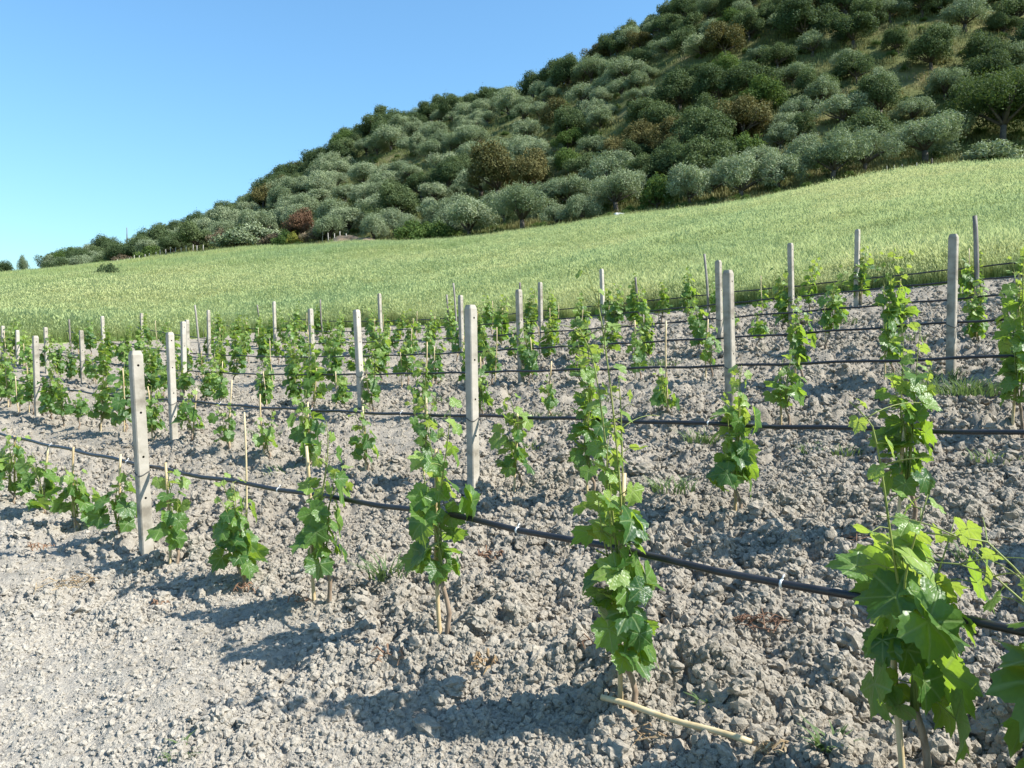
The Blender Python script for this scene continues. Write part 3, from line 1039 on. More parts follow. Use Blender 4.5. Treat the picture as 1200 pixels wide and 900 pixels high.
POSTS = [  # row, u, height, kind, lean along x, label
    (1, 5.47, 1.29, 'c', -0.05, 'pale concrete post with dark holes standing alone in the front row'),
    (2, 4.30, 1.33, 'c', -0.02, 'concrete post with three holes, left face shaded, on the second pipe row'),
    (2, 9.30, 1.30, 'c', -0.03, 'concrete post, second along the second pipe row, past the three-holed one'),
    (2, 13.97, 1.26, 'c', -0.01, 'concrete post, third along the second pipe row'),
    (3, 3.20, 1.30, 'c', -0.04, 'concrete post with a broad shaded face, first on the third pipe row'),
    (3, 8.38, 1.32, 'c', -0.06, 'concrete post with a rounded top, second on the third pipe row'),
    (3, 13.3, 1.33, 'c', 0.0, 'concrete post, third on the third pipe row'),
    (3, 17.8, 1.10, 'c', -0.02, 'concrete post, fourth on the third pipe row'),
    (3, 19.9, 1.05, 'c', -0.02, 'short concrete post, fifth on the third pipe row'),
    (3, 21.9, 0.80, 'c', 0.0, 'short concrete post near the end of the third pipe row'),
    (3, 23.0, 0.78, 'c', 0.0, 'last short concrete post of the third pipe row'),
    (4, 1.92, 1.30, 'c', 0.0, 'thick grey concrete post with a bright narrow edge, first on the fourth pipe row'),
    (4, 7.21, 1.30, 'c', -0.04, 'slim concrete post, second on the fourth pipe row'),
    (4, 12.14, 1.34, 'c', -0.05, 'weathered concrete post, third on the fourth pipe row'),
    (4, 16.9, 1.21, 'c', 0.0, 'concrete post, fourth on the fourth pipe row'),
    (4, 21.4, 1.13, 'c', -0.04, 'concrete post, last on the fourth pipe row'),
    (4, 23.6, 0.85, 'w', -0.08, 'thin leaning wooden post near the end of the fourth pipe row'),
    (5, 5.28, 1.28, 'c', -0.04, 'concrete post just behind the shaded-faced one, first on the fifth pipe row'),
    (5, 10.4, 1.25, 'c', -0.03, 'concrete post, second on the fifth pipe row'),
    (5, 19.8, 1.23, 'c', -0.01, 'concrete post beside a leaning wooden one on the fifth pipe row'),
    (5, 20.25, 1.36, 'w', -0.16, 'pale wooden post leaning beside a concrete one on the fifth pipe row'),
    (5, 23.8, 0.93, 'c', -0.02, 'short concrete post at the end of the fifth pipe row'),
    (6, 2.56, 1.33, 'w', -0.05, 'crooked grey wooden post before the meadow grass, first on the sixth pipe row'),
    (6, 5.10, 1.32, 'c', -0.04, 'concrete post near the meadow grass, second on the sixth pipe row'),
    (6, 10.2, 1.24, 'c', -0.02, 'concrete post, third on the sixth pipe row'),
    (6, 15.2, 1.37, 'c', -0.05, 'concrete post, fourth on the sixth pipe row'),
    (6, 19.9, 1.28, 'c', -0.02, 'concrete post, fifth on the sixth pipe row'),
    (7, 4.80, 1.33, 'c', 0.0, 'concrete post, first on the last pipe row by the meadow'),
    (7, 7.6, 1.28, 'w', -0.10, 'dark thin wooden post leaning behind the shaded-faced concrete post'),
    (7, 9.2, 1.00, 'w', -0.06, 'short dark wooden post on the last pipe row by the meadow'),
    (7, 10.1, 1.27, 'c', -0.05, 'concrete post, second on the last pipe row by the meadow'),
    (7, 12.5, 1.20, 'w', -0.02, 'dark wooden post on the last pipe row behind a slim concrete post'),
    (7, 14.6, 1.36, 'w', -0.14, 'tall wooden post leaning on the last pipe row'),
    (7, 14.95, 1.08, 'w', -0.05, 'short dark wooden post beside a taller leaning one on the last pipe row'),
    (7, 20.5, 1.12, 'w', -0.05, 'thin grey wooden post by the meadow towards the end of the last pipe row'),
    (7, 24.0, 0.86, 'w', -0.10, 'small wooden post at the very end of the last pipe row'),
]

ORD = ['first', 'second', 'third', 'fourth', 'fifth', 'sixth', 'seventh', 'eighth', 'ninth', 'tenth', 'eleventh', 'twelfth', 'thirteenth', 'fourteenth']
seen_after = {}
def vine_where(row, u):
    """which vine it is, counted from the nearest post before it in its row"""
    us = sorted(p[1] for p in POSTS if p[0] == row)
    k = sum(1 for q in us if q <= u)
    seen_after[(row, k)] = seen_after.get((row, k), 0) + 1
    n = ORD[min(seen_after[(row, k)] - 1, 13)]
    if k == 0:
        return '%s from the open end of the %s pipe row' % (n, ORD[row - 1])
    return '%s past the %s post of the %s pipe row' % (n, ORD[k - 1], ORD[row - 1])

# ---- the farther vines: copies of a few plants
def far_plants():
    out = []
    for k in range(14):
        rr = random.Random(900 + k)
        pl = vine_plan(rr, height=rr.uniform(0.55, 1.15), spread=rr.uniform(0.12, 0.24), nshoots=rr.choice((3, 4, 5, 6)), leaf=rr.uniform(0.12, 0.145), trunk_h=rr.uniform(0.08, 0.2), dens=1.2, lean=(rr.uniform(-.1, .1), rr.uniform(-.1, .1)))
        t, s = vine_wood(*pl[:3])
        fo = joined_leaves(pl[3])
        out.append((t, s, fo))
    return out

FAR = far_plants()
ROWNAME = {1: 'first', 2: 'second', 3: 'third', 4: 'fourth', 5: 'fifth', 6: 'sixth', 7: 'seventh'}
for row in range(2, 8):
    umax = {2: 18, 3: 23, 4: 24, 5: 24.4, 6: 23.6, 7: 22.5}[row]
    u = {2: 10.7, 3: 8.2, 4: 6.2, 5: 1.2, 6: 1.0, 7: 1.3}[row]
    while u < umax:
        rr = random.Random(int(row * 1000 + u * 10))
        if rr.random() > 0.07:
            x, y = rowpt(ROWS[row - 1] + rr.uniform(-0.06, 0.06), u)
            sc = rr.uniform(0.8, 1.15)
            root = empty('grapevine', (x, y, gz(x, y) - 0.005), rr.uniform(0, 6.28))
            lab = vine_where(row, u)
            tag(root, 'young leafy vine, ' + lab, 'vine', 'vines on the %s pipe row' % ROWNAME[row])
            t, s, fo = rr.choice(FAR)
            for nm, me in (('trunk', t), ('shoot', s), ('foliage', fo)):
                o = link(nm, me, root)
                o.scale = (sc * 1.08, sc * 1.08, sc)
                if nm == 'foliage':
                    o['kind'] = 'stuff'
            if rr.random() < 0.6:
                stake(row, u, 'bamboo stake of the vine ' + lab, 'bamboo stakes on the %s pipe row' % ROWNAME[row],
                      rr.uniform(0.5, 0.85), (rr.uniform(-0.06, 0.06), rr.uniform(-0.05, 0.05)), (rr.uniform(-0.08, 0.08), rr.uniform(-0.04, 0.04)), r=0.0085, seed=int(u * 7))
        u += rr.uniform(0.8, 1.0) * (0.95 if u < 7 else 0.74)

# ------------------------------------------------------------------ posts
def concrete_post_mesh(h, w=0.075, holes=(0.10, 0.42, 0.72, 1.0)):
    """square cast post with chamfered edges; real drill holes in the face towards -Y"""
    mb = MB()
    a, c = w / 2, 0.007
    z0, z1 = -0.25, h - 0.03
    sec = [(-a + c, -a), (a - c, -a), (a, -a + c), (a, a - c), (a - c, a), (-a + c, a), (-a, a - c), (-a, -a + c)]
    for i in range(1, 8):
        (x0, y0), (x1, y1) = sec[i], sec[(i + 1) % 8]
        mb.add([Vector((x0, y0, z0)), Vector((x1, y1, z0)), Vector((x1, y1, z1)), Vector((x0, y0, z1))], [(0, 1, 2, 3)])
    top = [Vector((x, y, z1)) for x, y in sec]
    top2 = [Vector((x * 0.72, y * 0.72, h)) for x, y in sec]
    mb.add(top + top2, [(i, (i + 1) % 8, 8 + (i + 1) % 8, 8 + i) for i in range(8)] + [tuple(range(8, 16))])
    xl, xr = -a + c, a - c
    zs = sorted(h - q for q in holes if h - q > 0.1)
    s = 0.016
    zc = z0
    for z in zs:
        mb.add([Vector((xl, -a, zc)), Vector((xr, -a, zc)), Vector((xr, -a, z - s)), Vector((xl, -a, z - s))], [(0, 1, 2, 3)])
        k = 8
        rim = [Vector((0.0085 * math.cos(t), -a, z + 0.0085 * math.sin(t))) for t in [2 * math.pi * i / k + math.pi / 8 for i in range(k)]]
        inn = [v + Vector((0, 0.045, 0)) for v in rim]
        sq = []
        for t in [2 * math.pi * i / k + math.pi / 8 for i in range(k)]:
            m_ = max(abs(math.cos(t)), abs(math.sin(t)))
            sq.append(Vector((xr * math.cos(t) / m_, -a, z + s * math.sin(t) / m_)))
        cor = [Vector((xr, -a, z + s)), Vector((xl, -a, z + s)), Vector((xl, -a, z - s)), Vector((xr, -a, z - s))]
        fs = [(i, (i + 1) % k, k + (i + 1) % k, k + i) for i in range(k)]
        mb.add(sq + rim, [tuple(reversed(f)) if False else f for f in fs])
        for ci, (p, q) in enumerate(((0, 1), (2, 3), (4, 5), (6, 7))):
            mb.add([sq[p], cor[ci], sq[q]], [(0, 1, 2)])
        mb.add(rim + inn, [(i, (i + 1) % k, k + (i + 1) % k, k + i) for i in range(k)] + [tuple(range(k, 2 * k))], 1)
        zc = z + s
    mb.add([Vector((xl, -a, zc)), Vector((xr, -a, zc)), Vector((xr, -a, z1)), Vector((xl, -a, z1))], [(0, 1, 2, 3)])
    me = mb.mesh('concrete_post', [M['concrete'], M['hole']], shade=False)
    bm = bmesh.new()
    bm.from_mesh(me)
    bmesh.ops.remove_doubles(bm, verts=bm.verts, dist=0.0004)
    bm.to_mesh(me)
    bm.free()
    return me

PIPE_H = 0.494
def wire_loop(w, z):
    mb = MB()
    a = w / 2 + 0.004
    pts = []
    for i in range(17):
        t = 2 * math.pi * i / 16
        m_ = max(abs(math.cos(t)), abs(math.sin(t)))
        pts.append(Vector((a * math.cos(t) / m_, a * math.sin(t) / m_, z + 0.03 * math.sin(t + 0.8))))
    mb.tube(pts, 0.0035, 5, cap=False)
    return mb.mesh('wire_tie', [M['wire']])

def wood_post_mesh(h, r, seed):
    rr = random.Random(seed)
    mb = MB()
    pts, rad = [], []
    for i in range(10):
        t = i / 9
        pts.append(Vector((0.018 * math.sin(3 * t + seed), 0.015 * math.sin(4 * t + seed * 2), -0.2 + (h + 0.2) * t)))
        rad.append(r * (1.08 - 0.2 * t) * rr.uniform(0.94, 1.06))
    mb.tube(pts, rad, 9)
    return mb.mesh('wooden_post', [M['wood']])

for i, (row, u, h, kind, lx, lab) in enumerate(POSTS):
    x, y = rowpt(ROWS[row - 1], u)
    z = float(base_z(x, y)[0]) + 0.02
    if kind == 'c':
        o = link('concrete_post', concrete_post_mesh(h), None, (x, y, z))
        o.rotation_euler = Euler((0.0, lx / h, 0), 'XYZ')
        o.rotation_euler = (Matrix.Rotation(lx / h, 3, 'Y') @ Matrix.Rotation(TH + random.uniform(-0.06, 0.06), 3, 'Z')).to_euler()
        link('wire_tie', wire_loop(0.075, PIPE_H - 0.02), o)
        tag(o, lab, 'post', 'concrete vineyard posts')
    else:
        o = link('wooden_post', wood_post_mesh(h, 0.033 if row == 6 else 0.026, i), None, (x, y, z))
        o.rotation_euler = (0, lx / h, random.uniform(0, 6))
        o.rotation_euler = (Matrix.Rotation(lx / h, 3, 'Y') @ Matrix.Rotation(random.uniform(0, 6), 3, 'Z')).to_euler()
        tag(o, lab, 'post', 'wooden vineyard posts')

# ------------------------------------------------------------------ drip pipes
PIPELAB = {1: 'thick black drip pipe with white ties slung along the front row of vines', 2: 'black drip pipe slung along the second row of vines',
           3: 'black drip pipe slung along the third row of vines', 4: 'black drip pipe slung along the fourth row of vines',
           5: 'black drip pipe slung along the fifth row of vines', 6: 'thin black drip pipe slung along the sixth row of vines',
           7: 'thin black drip pipe along the last row beside the meadow'}
for row in range(1, 8):
    umax = {1: 14, 2: 20, 3: 23.5, 4: 24.2, 5: 24.4, 6: 23.6, 7: 22.5}[row]
    us = np.arange(-2.5, umax, 0.22)
    x = ROWS[row - 1] * NX + us * UX + 0.045 * NX
    y = ROWS[row - 1] * NY + us * UY + 0.045 * NY
    z = base_z(x, y) + PIPE_H + 0.02 * vnoise(us * 0.55, us * 0 + row, 81) + 0.022 * np.cos(us * 2 * math.pi / 0.9 + row)*0.25
    if row == 1:
        z += np.interp(us, [-1, 0.4, 0.7, 1.5, 2.5, 3.4, 5, 7], [-0.03, -0.022, -0.018, 0.006, 0.036, 0.02, 0.012, 0.03])
    mb = MB()
    mb.tube([Vector(p) for p in zip(x, y, z)], 0.0125 if row < 3 else 0.0115, 8)
    o = link('drip_pipe', mb.mesh('drip_pipe', [M['pipe']]), None)
    tag(o, PIPELAB[row], 'pipe', 'drip pipes')
    ties = {1: [0.45, 1.02, 2.28, 4.02, 6.05, 7.4], 2: [1.3, 2.4, 3.4, 5.2, 6.6, 8.4]}.get(row, [])
    for tu in ties:
        k = int((tu + 2.5) / 0.22)
        p, q = Vector((x[k], y[k], z[k])), Vector((x[k + 1], y[k + 1], z[k + 1]))
        d = (q - p).normalized()
        mb = MB()
        mb.tube([p - d * 0.004, p + d * 0.004], 0.0142, 8)
        e = d.orthogonal().normalized()
        mb.tube([p + Vector((0, 0, 0.010)), p + Vector((0.004, 0, 0.022)), p + Vector((0.009, 0.003, 0.027))], [0.003, 0.003, 0.002], 5)
        link('white_tie', mb.mesh('white_tie', [M['tie']]), o)

# ------------------------------------------------------------------ trees on the hill
def crown_material(name, dark, light, trans, tfac=0.25, rough=0.6):
    m, N, L = new_mat(name)
    t = noise(N, L, obj_of(N), 0.9, 3)
    ma = N.new('ShaderNodeMath')
    ma.operation = 'MULTIPLY_ADD'
    L.new(rnd_of(N), ma.inputs[0])
    ma.inputs[1].default_value = 0.5
    sb = N.new('ShaderNodeMath')
    sb.operation = 'SUBTRACT'
    L.new(t.outputs['Fac'], sb.inputs[0])
    sb.inputs[1].default_value = 0.25
    L.new(sb.outputs[0], ma.inputs[2])
    r = ramp(N, [(0.2, dark), (0.8, light)])
    L.new(ma.outputs[0], r.inputs[0])
    return finish(m, N, L, r.outputs[0], 0.75, None, trans, tfac, 0.12)

CROWN = {
    'olive': crown_material('olive_foliage', (0.175, 0.222, 0.125), (0.325, 0.372, 0.228), (0.22, 0.28, 0.10), 0.26),
    'oak': crown_material('oak_foliage', (0.055, 0.088, 0.038), (0.130, 0.168, 0.072), (0.13, 0.18, 0.05), 0.24),
    'bronze': crown_material('bronze_oak_foliage', (0.085, 0.092, 0.035), (0.165, 0.150, 0.058), (0.16, 0.13, 0.03), 0.2),
    'green': crown_material('fresh_green_foliage', (0.060, 0.105, 0.028), (0.120, 0.175, 0.045), (0.15, 0.22, 0.04), 0.26),
    'rust': crown_material('rust_foliage', (0.13, 0.075, 0.045), (0.21, 0.125, 0.075), (0.16, 0.09, 0.04), 0.2),
    'carob': crown_material('carob_foliage', (0.042, 0.068, 0.024), (0.095, 0.135, 0.045), (0.11, 0.16, 0.03), 0.25),
    'yellow': crown_material('yellow_flowering_foliage', (0.12, 0.15, 0.03), (0.26, 0.25, 0.05), (0.2, 0.22, 0.03), 0.25),
    'dry': crown_material('dry_scrub_foliage', (0.14, 0.11, 0.07), (0.24, 0.19, 0.12), (0.15, 0.12, 0.06), 0.2),
}
M['tree_bark'] = simple('tree_bark', [(0.3, (0.05, 0.042, 0.034)), (0.7, (0.13, 0.11, 0.09))], 3, 0.95, 0.05)

def crown_mesh(seed, w, h, z0, clumps, leaves, ls, aspect, flat=1.0, mat='olive', core=0.55):
    """leaf-sized faces in clumps that fill an uneven dome w wide, from z0 up to h"""
    r = np.random.default_rng(seed)
    cz = (z0 + h) / 2
    cc, cr = [], []
    lop = r.normal(size=2) * 0.12 * w            # lopsided
    for i in range(clumps):
        d = r.normal(size=3)
        d /= np.linalg.norm(d)
        d[2] = abs(d[2]) * 1.2 - 0.42
        rad = r.uniform(0.6, 1.08) if i > clumps * 0.2 else r.uniform(0.1, 0.5)
        c = np.array([d[0] * w / 2 * rad * 0.85 + lop[0] * max(d[2], 0), d[1] * w / 2 * rad * 0.85 + lop[1] * max(d[2], 0), cz + d[2] * (h - z0) / 2 * rad * 0.88 * flat])
        cc.append(c)
        cr.append(w * r.uniform(0.055, 0.185))
    cc, cr = np.array(cc), np.array(cr)
    pr = cr ** 1.9
    k = r.choice(clumps, leaves, p=pr / pr.sum())
    d = r.normal(size=(leaves, 3))
    d /= np.linalg.norm(d, axis=1)[:, None]
    rad = 0.62 + 0.38 * r.uniform(0, 1, leaves) + np.maximum(0, r.normal(0, 0.16, leaves))
    spray = r.uniform(0, 1, leaves) < 0.10
    rad = np.where(spray, rad * r.uniform(1.1, 1.6, leaves), rad)
    p = cc[k] + d * (cr[k] * rad)[:, None] * np.array([1, 1, 0.9])
    nrm = d * 0.7 + r.normal(size=(leaves, 3)) * 0.55 + np.array([0, 0, 0.3])
    nrm /= np.linalg.norm(nrm, axis=1)[:, None]
    t = r.normal(size=(leaves, 3)) + d * 0.6 + np.array([0, 0, 0.6])
    t -= nrm * (t * nrm).sum(1)[:, None]
    t /= np.linalg.norm(t, axis=1)[:, None]
    s = np.cross(nrm, t)
    L = ls * r.uniform(0.6, 1.3, leaves)[:, None]
    W = L * aspect
    V = np.stack([p - t * L * 0.5, p + s * W * 0.5, p + t * L * 0.5, p - s * W * 0.5], 1).reshape(-1, 3)
    Fq = np.arange(leaves * 4).reshape(-1, 4)
    return np_mesh('crown', V, Fq, [CROWN[mat]], False), cc

def trunk_mesh(seed, cc, h0, r0, sides=6):
    rr = random.Random(seed)
    mb = MB()
    fork = Vector((rr.uniform(-0.15, 0.15), rr.uniform(-0.15, 0.15), h0))
    mb.tube([Vector((0, 0, -0.4)), Vector((rr.uniform(-.06, .06), rr.uniform(-.06, .06), h0 * 0.45)), fork], [r0 * 1.25, r0 * 0.95, r0 * 0.8], sides)
    idx = sorted(range(len(cc)), key=lambda i: rr.random())[:9]
    for i in idx:
        c = Vector(cc[i])
        m_ = fork.lerp(c, 0.5) + Vector((rr.uniform(-.2, .2), rr.uniform(-.2, .2), rr.uniform(-.1, .25)))
        mb.tube([fork, m_, c], [r0 * 0.55, r0 * 0.33, r0 * 0.10], 5)
    return mb.mesh('trunk', [M['tree_bark']])

KINDS = {}
def kind(key, n, w, h, z0, clumps, leaves, ls, aspect, trunk_h, trunk_r, mat, flat=1.0):
    out = []
    for k in range(n):
        me, cc = crown_mesh(1000 + 17 * len(KINDS) + k, w, h, z0, clumps, leaves, ls, aspect, flat, mat)
        out.append((trunk_mesh(2000 + 13 * len(KINDS) + k, cc, trunk_h, trunk_r), me))
    KINDS[key] = (out, w, h)

kind('olive', 9, 5.0, 4.0, 0.4, 42, 11000, 0.26, 0.24, 0.9, 0.20, 'olive')
kind('oak', 7, 5.0, 4.6, 0.2, 46, 12000, 0.20, 0.5, 1.0, 0.20, 'oak')
kind('shrub', 4, 3.0, 1.7, 0.0, 22, 3200, 0.20, 0.45, 0.3, 0.06, 'green')
kind('open_olive', 2, 5.5, 4.3, 1.2, 28, 11000, 0.24, 0.24, 1.4, 0.24, 'olive')
kind('carob', 2, 9.0, 7.5, 2.4, 34, 15000, 0.24, 0.45, 2.4, 0.30, 'carob')

def tree(name, key, x, y, width, height, label, cat, group, mat=None, seed=0, sink=0.15, var=None):
    rr = random.Random(seed)
    ms, w, h = KINDS[key]
    tm, cm = ms[rr.randrange(len(ms)) if var is None else var]
    sx = rr.uniform(0.85, 1.18)
    root = empty(name, (x, y, gz(x, y) - sink), rr.uniform(0, 6.28))
    tag(root, label, cat, group)
    a = link('trunk', tm, root)
    b = link('crown', cm, root)
    for o in (a, b):
        o.scale = (width / w * sx, width / w / sx, height / h)
    if mat:
        b.material_slots[0].link = 'OBJECT'
        b.material_slots[0].material = CROWN[mat]
    return root

placed = []      # x, y, radius
def at_edge(px, back):
    a = slope_ray(px, 300)[0]
    az = math.atan(a)
    r = float(bound_r(np.array([az]))[0]) + back
    return r * math.sin(az), r * math.cos(az)

EDGE_TREES = [  # px, metres behind the meadow edge, width px, height px, kind, material, name, label, category
    (550, 2.5, 60, 44, 'olive', None, 'olive_tree', 'round silvery olive tree at the meadow edge beside a dark bronze oak', 'tree'),
    (612, 3.5, 66, 46, 'open_olive', None, 'olive_tree', 'silvery olive tree with a visible dark forked trunk at the meadow edge', 'tree'),
    (652, 3.0, 34, 28, 'olive', None, 'olive_tree', 'small olive bush between the forked-trunk olive and the next at the meadow edge', 'tree'),
    (682, 3.0, 36, 32, 'olive', None, 'olive_tree', 'dark-hearted small olive tree beside the white slab at the meadow edge', 'tree'),
    (722, 6.0, 66, 44, 'open_olive', None, 'olive_tree', 'broad domed olive tree standing over the white slab', 'tree'),
    (768, 5.0, 40, 36, 'shrub', None, 'green_shrub', 'fresh green shrub between two domed olives at the meadow edge', 'shrub'),
    (808, 4.0, 56, 46, 'olive', None, 'olive_tree', 'round olive tree at the meadow edge next to a broad dark pair', 'tree'),
    (868, 4.0, 66, 52, 'olive', None, 'olive_tree', 'wide dark-sided olive tree at the meadow edge with pale sunlit flank', 'tree'),
    (912, 5.0, 54, 48, 'olive', None, 'olive_tree', 'pale sunlit olive tree at the meadow edge joined to a dark-sided one', 'tree'),
    (975, 4.5, 66, 58, 'olive', None, 'olive_tree', 'big olive tree at the meadow edge beside the low fence', 'tree'),
    (1012, 6.0, 54, 50, 'olive', None, 'olive_tree', 'olive tree behind the low fence near the umbrella-shaped olive', 'tree'),
    (1082, 7.0, 80, 46, 'open_olive', None, 'olive_tree', 'umbrella-shaped olive tree on a clear straight trunk behind the low fence', 'tree'),
    (1112, 13.0, 46, 34, 'olive', None, 'olive_tree', 'pale olive tree behind the umbrella-shaped olive', 'tree'),
    (1152, 4.0, 50, 25, 'shrub', 'olive', 'grey_shrub', 'low grey-green shrub under the tall dark open-crowned tree', 'shrub'),
    (1172, 9.0, 108, 84, 'carob', None, 'carob_tree', 'tall dark open-crowned tree with long bare trunk at the meadow edge', 'tree'),
    (1225, 7.0, 100, 90, 'carob', None, 'carob_tree', 'second dark open-crowned tree past the tall bare-trunked one', 'tree'),
    (438, 3.0, 34, 32, 'olive', None, 'olive_tree', 'small round olive tree above the bare brown bank', 'tree'),
    (462, 10.0, 40, 30, 'olive', None, 'olive_tree', 'olive tree behind the bright green bushes', 'tree'),
    (482, 1.5, 40, 24, 'shrub', 'green', 'green_shrub', 'bright green bush at the meadow edge beside the bare brown bank', 'shrub'),
    (512, 1.5, 42, 24, 'shrub', 'green', 'green_shrub', 'bright green bush at the meadow edge next to the round silvery olive', 'shrub'),
    (352, 12.0, 36, 36, 'oak', 'rust', 'rust_tree', 'rusty brown tree standing at the foot of the wooded hill', 'tree'),
    (346, 4.0, 18, 16, 'shrub', 'yellow', 'yellow_shrub', 'yellow flowering shrub below the rusty brown tree', 'shrub'),
    (333, 5.0, 22, 18, 'shrub', 'green', 'green_shrub', 'green shrub beside the yellow flowering one', 'shrub'),
    (375, 8.0, 34, 16, 'shrub', 'dry', 'dry_shrub', 'brown dry thicket beside the rusty brown tree', 'shrub'),
    (322, 8.0, 30, 14, 'shrub', 'dry', 'dry_shrub', 'dull brown dry thicket below the hill wood', 'shrub'),
    (280, 8.0, 50, 20, 'shrub', 'olive', 'grey_shrub', 'long grey-green thicket at the foot of the hill', 'shrub'),
    (305, 14.0, 46, 18, 'shrub', 'olive', 'grey_shrub', 'grey-green thicket behind the dull brown dry one', 'shrub'),
    (232, 6.0, 44, 30, 'oak', None, 'oak_tree', 'dark round oak at the far meadow corner', 'tree'),
    (203, 7.0, 32, 24, 'oak', None, 'oak_tree', 'dark oak next to the last round one at the far meadow corner', 'tree'),
    (258, 9.0, 26, 18, 'shrub', 'dry', 'dry_shrub', 'mauve-brown dry bush beside the dark round oak', 'shrub'),
    (175, 7.0, 28, 14, 'shrub', 'green', 'green_shrub', 'light green hedge bush behind the far white fence posts', 'shrub'),
    (118, 8.0, 22, 12, 'shrub', 'green', 'green_shrub', 'pale green bush behind the middle of the far white fence', 'shrub'),
    (145, 8.0, 26, 12, 'shrub', 'dry', 'dry_shrub', 'dull brown bush behind the far white fence', 'shrub'),
    (90, 14.0, 16, 14, 'oak', None, 'oak_tree', 'small dark tree behind the far white fence', 'tree'),
    (75, 14.0, 14, 10, 'oak', None, 'oak_tree', 'smaller dark tree beside the one behind the far white fence', 'tree'),
    (51, 10.0, 18, 11, 'oak', None, 'oak_tree', 'dark bush-like tree at the end of the far white fence', 'tree'),
    (66, 12.0, 12, 8, 'shrub', 'oak', 'green_shrub', 'low dark bush at the far fence between two small trees', 'shrub'),
    (130, 16.0, 13, 24, 'oak', None, 'oak_tree', 'lone dark round tree standing up on the far skyline', 'tree'),
    (110, 14.0, 20, 14, 'oak', None, 'oak_tree', 'dark spreading tree below the lone skyline tree', 'tree'),
    (1, 6.0, 30, 22, 'oak', None, 'oak_tree', 'green tree on the far meadow crest apart from the wood', 'tree'),
    (27, 2.0, 12, 27, 'open_olive', 'olive', 'olive_tree', 'tiny thin tree alone on the far meadow crest', 'tree'),
]
for i, (px, back, wp, hp, key, mat, nm, lab, cat) in enumerate(EDGE_TREES):
    x, y = at_edge(px, back)
    k = y / F
    tree(nm, key, x, y, wp * k * 1.12, hp * k * 1.2, lab, cat, 'trees along the meadow edge' if cat == 'tree' else 'shrubs along the meadow edge', mat, 300 + i)
    placed.append((x, y, wp * k * 0.42))

HILL_TREES = [  # px, base py, width px, height px, kind, material, name, label
    (585, 238, 72, 74, 'oak', 'bronze', 'oak_tree', 'big bronze-tinged oak on the lower slope'),
    (620, 232, 50, 62, 'oak', 'bronze', 'oak_tree', 'second bronze-tinged oak joined to the big one'),
    (652, 160, 40, 46, 'oak', 'bronze', 'oak_tree', 'bronze-tinged oak among olives on the middle slope'),
    (745, 182, 42, 40, 'oak', 'bronze', 'oak_tree', 'round bronze oak among silvery olives on the middle slope'),
    (667, 208, 38, 38, 'oak', 'green', 'oak_tree', 'yellow-green tree above the bare brown slope'),
    (858, 104, 46, 42, 'oak', 'green', 'oak_tree', 'vivid green round tree shining on the shaded upper slope'),
    (850, 70, 52, 50, 'oak', 'bronze', 'oak_tree', 'large olive-brown tree just above the vivid green one'),
    (860, 40, 36, 30, 'oak', 'green', 'oak_tree', 'smaller green tree above the vivid green one'),
    (715, 222, 62, 50, 'olive', None, 'olive_tree', 'tall grey olive behind the broad domed one over the white slab'),
    (985, 148, 62, 40, 'olive', None, 'olive_tree', 'wide olive tree in a grassy clearing of the slope'),
    (1070, 145, 50, 34, 'olive', None, 'olive_tree', 'pale olive tree above the umbrella-shaped olive'),
    (930, 100, 46, 30, 'olive', None, 'olive_tree', 'olive tree standing free in the dry grass clearing'),
    (1030, 118, 48, 36, 'olive', None, 'olive_tree', 'rounded olive tree standing free on the right grassy slope'),
    (1108, 118, 54, 38, 'olive', None, 'olive_tree', 'olive tree on the grassy slope by the dark open-crowned tree'),
    (938, 145, 42, 34, 'olive', None, 'olive_tree', 'dark-centred olive tree below the dry grass clearing'),
    (920, 158, 40, 32, 'olive', None, 'olive_tree', 'olive tree beside the dark-centred one below the clearing'),
    (952, 66, 42, 30, 'olive', None, 'olive_tree', 'olive tree at the upper end of the dry grass clearing'),
    (990, 86, 36, 28, 'olive', None, 'olive_tree', 'small olive tree in the middle of the grassy slope'),
    (875, 190, 44, 36, 'shrub', 'green', 'green_shrub', 'yellowish green shrub in the grassy gap above the edge olives'),
]
for i, (px, py, wp, hp, key, mat, nm, lab) in enumerate(HILL_TREES):
    x, y = site(px, py, 60)
    k = y / F
    tree(nm, key, x, y, wp * k, hp * k, lab, 'shrub' if 'shrub' in nm else 'tree', 'trees on the hillside', mat, 500 + i)
    placed.append((x, y, wp * k * 0.4))

MARKS = [('vivid green round tree', 858, 104), ('big bronze oak', 585, 238), ('rusty brown tree', 352, 262), ('forked-trunk olive', 612, 272), ('umbrella-shaped olive', 1082, 188),
         ('tall bare-trunked tree', 1168, 186), ('round silvery olive', 550, 278), ('bare brown bank', 420, 284), ('dark corner oak', 232, 295), ('dry grass clearing', 930, 100), ('lone skyline tree', 130, 300)]
MARKS = [(nm, *at_edge(px, 5)) if py > 180 and nm != 'big bronze oak' else (nm, *site(px, py, 60)) for nm, px, py in MARKS]

def tree_where(x, y, size, sp):
    best = min(MARKS, key=lambda m: math.hypot(m[1] - x, m[2] - y))
    d = math.hypot(best[1] - x, best[2] - y)
    dz = gz(x, y) - gz(best[1], best[2])
    rel = 'close beside' if d < 9 else ('level with' if abs(dz) < 4 else ('far up the slope from' if dz > 30 else ('well uphill of' if dz > 15 else ('just uphill of' if dz > 0 else 'downhill of'))))
    sz = 'small' if size < 4.6 else ('broad' if size > 6.4 else 'mid-sized')
    return '%s %s %s the %s' % (sz, sp, rel, best[0])

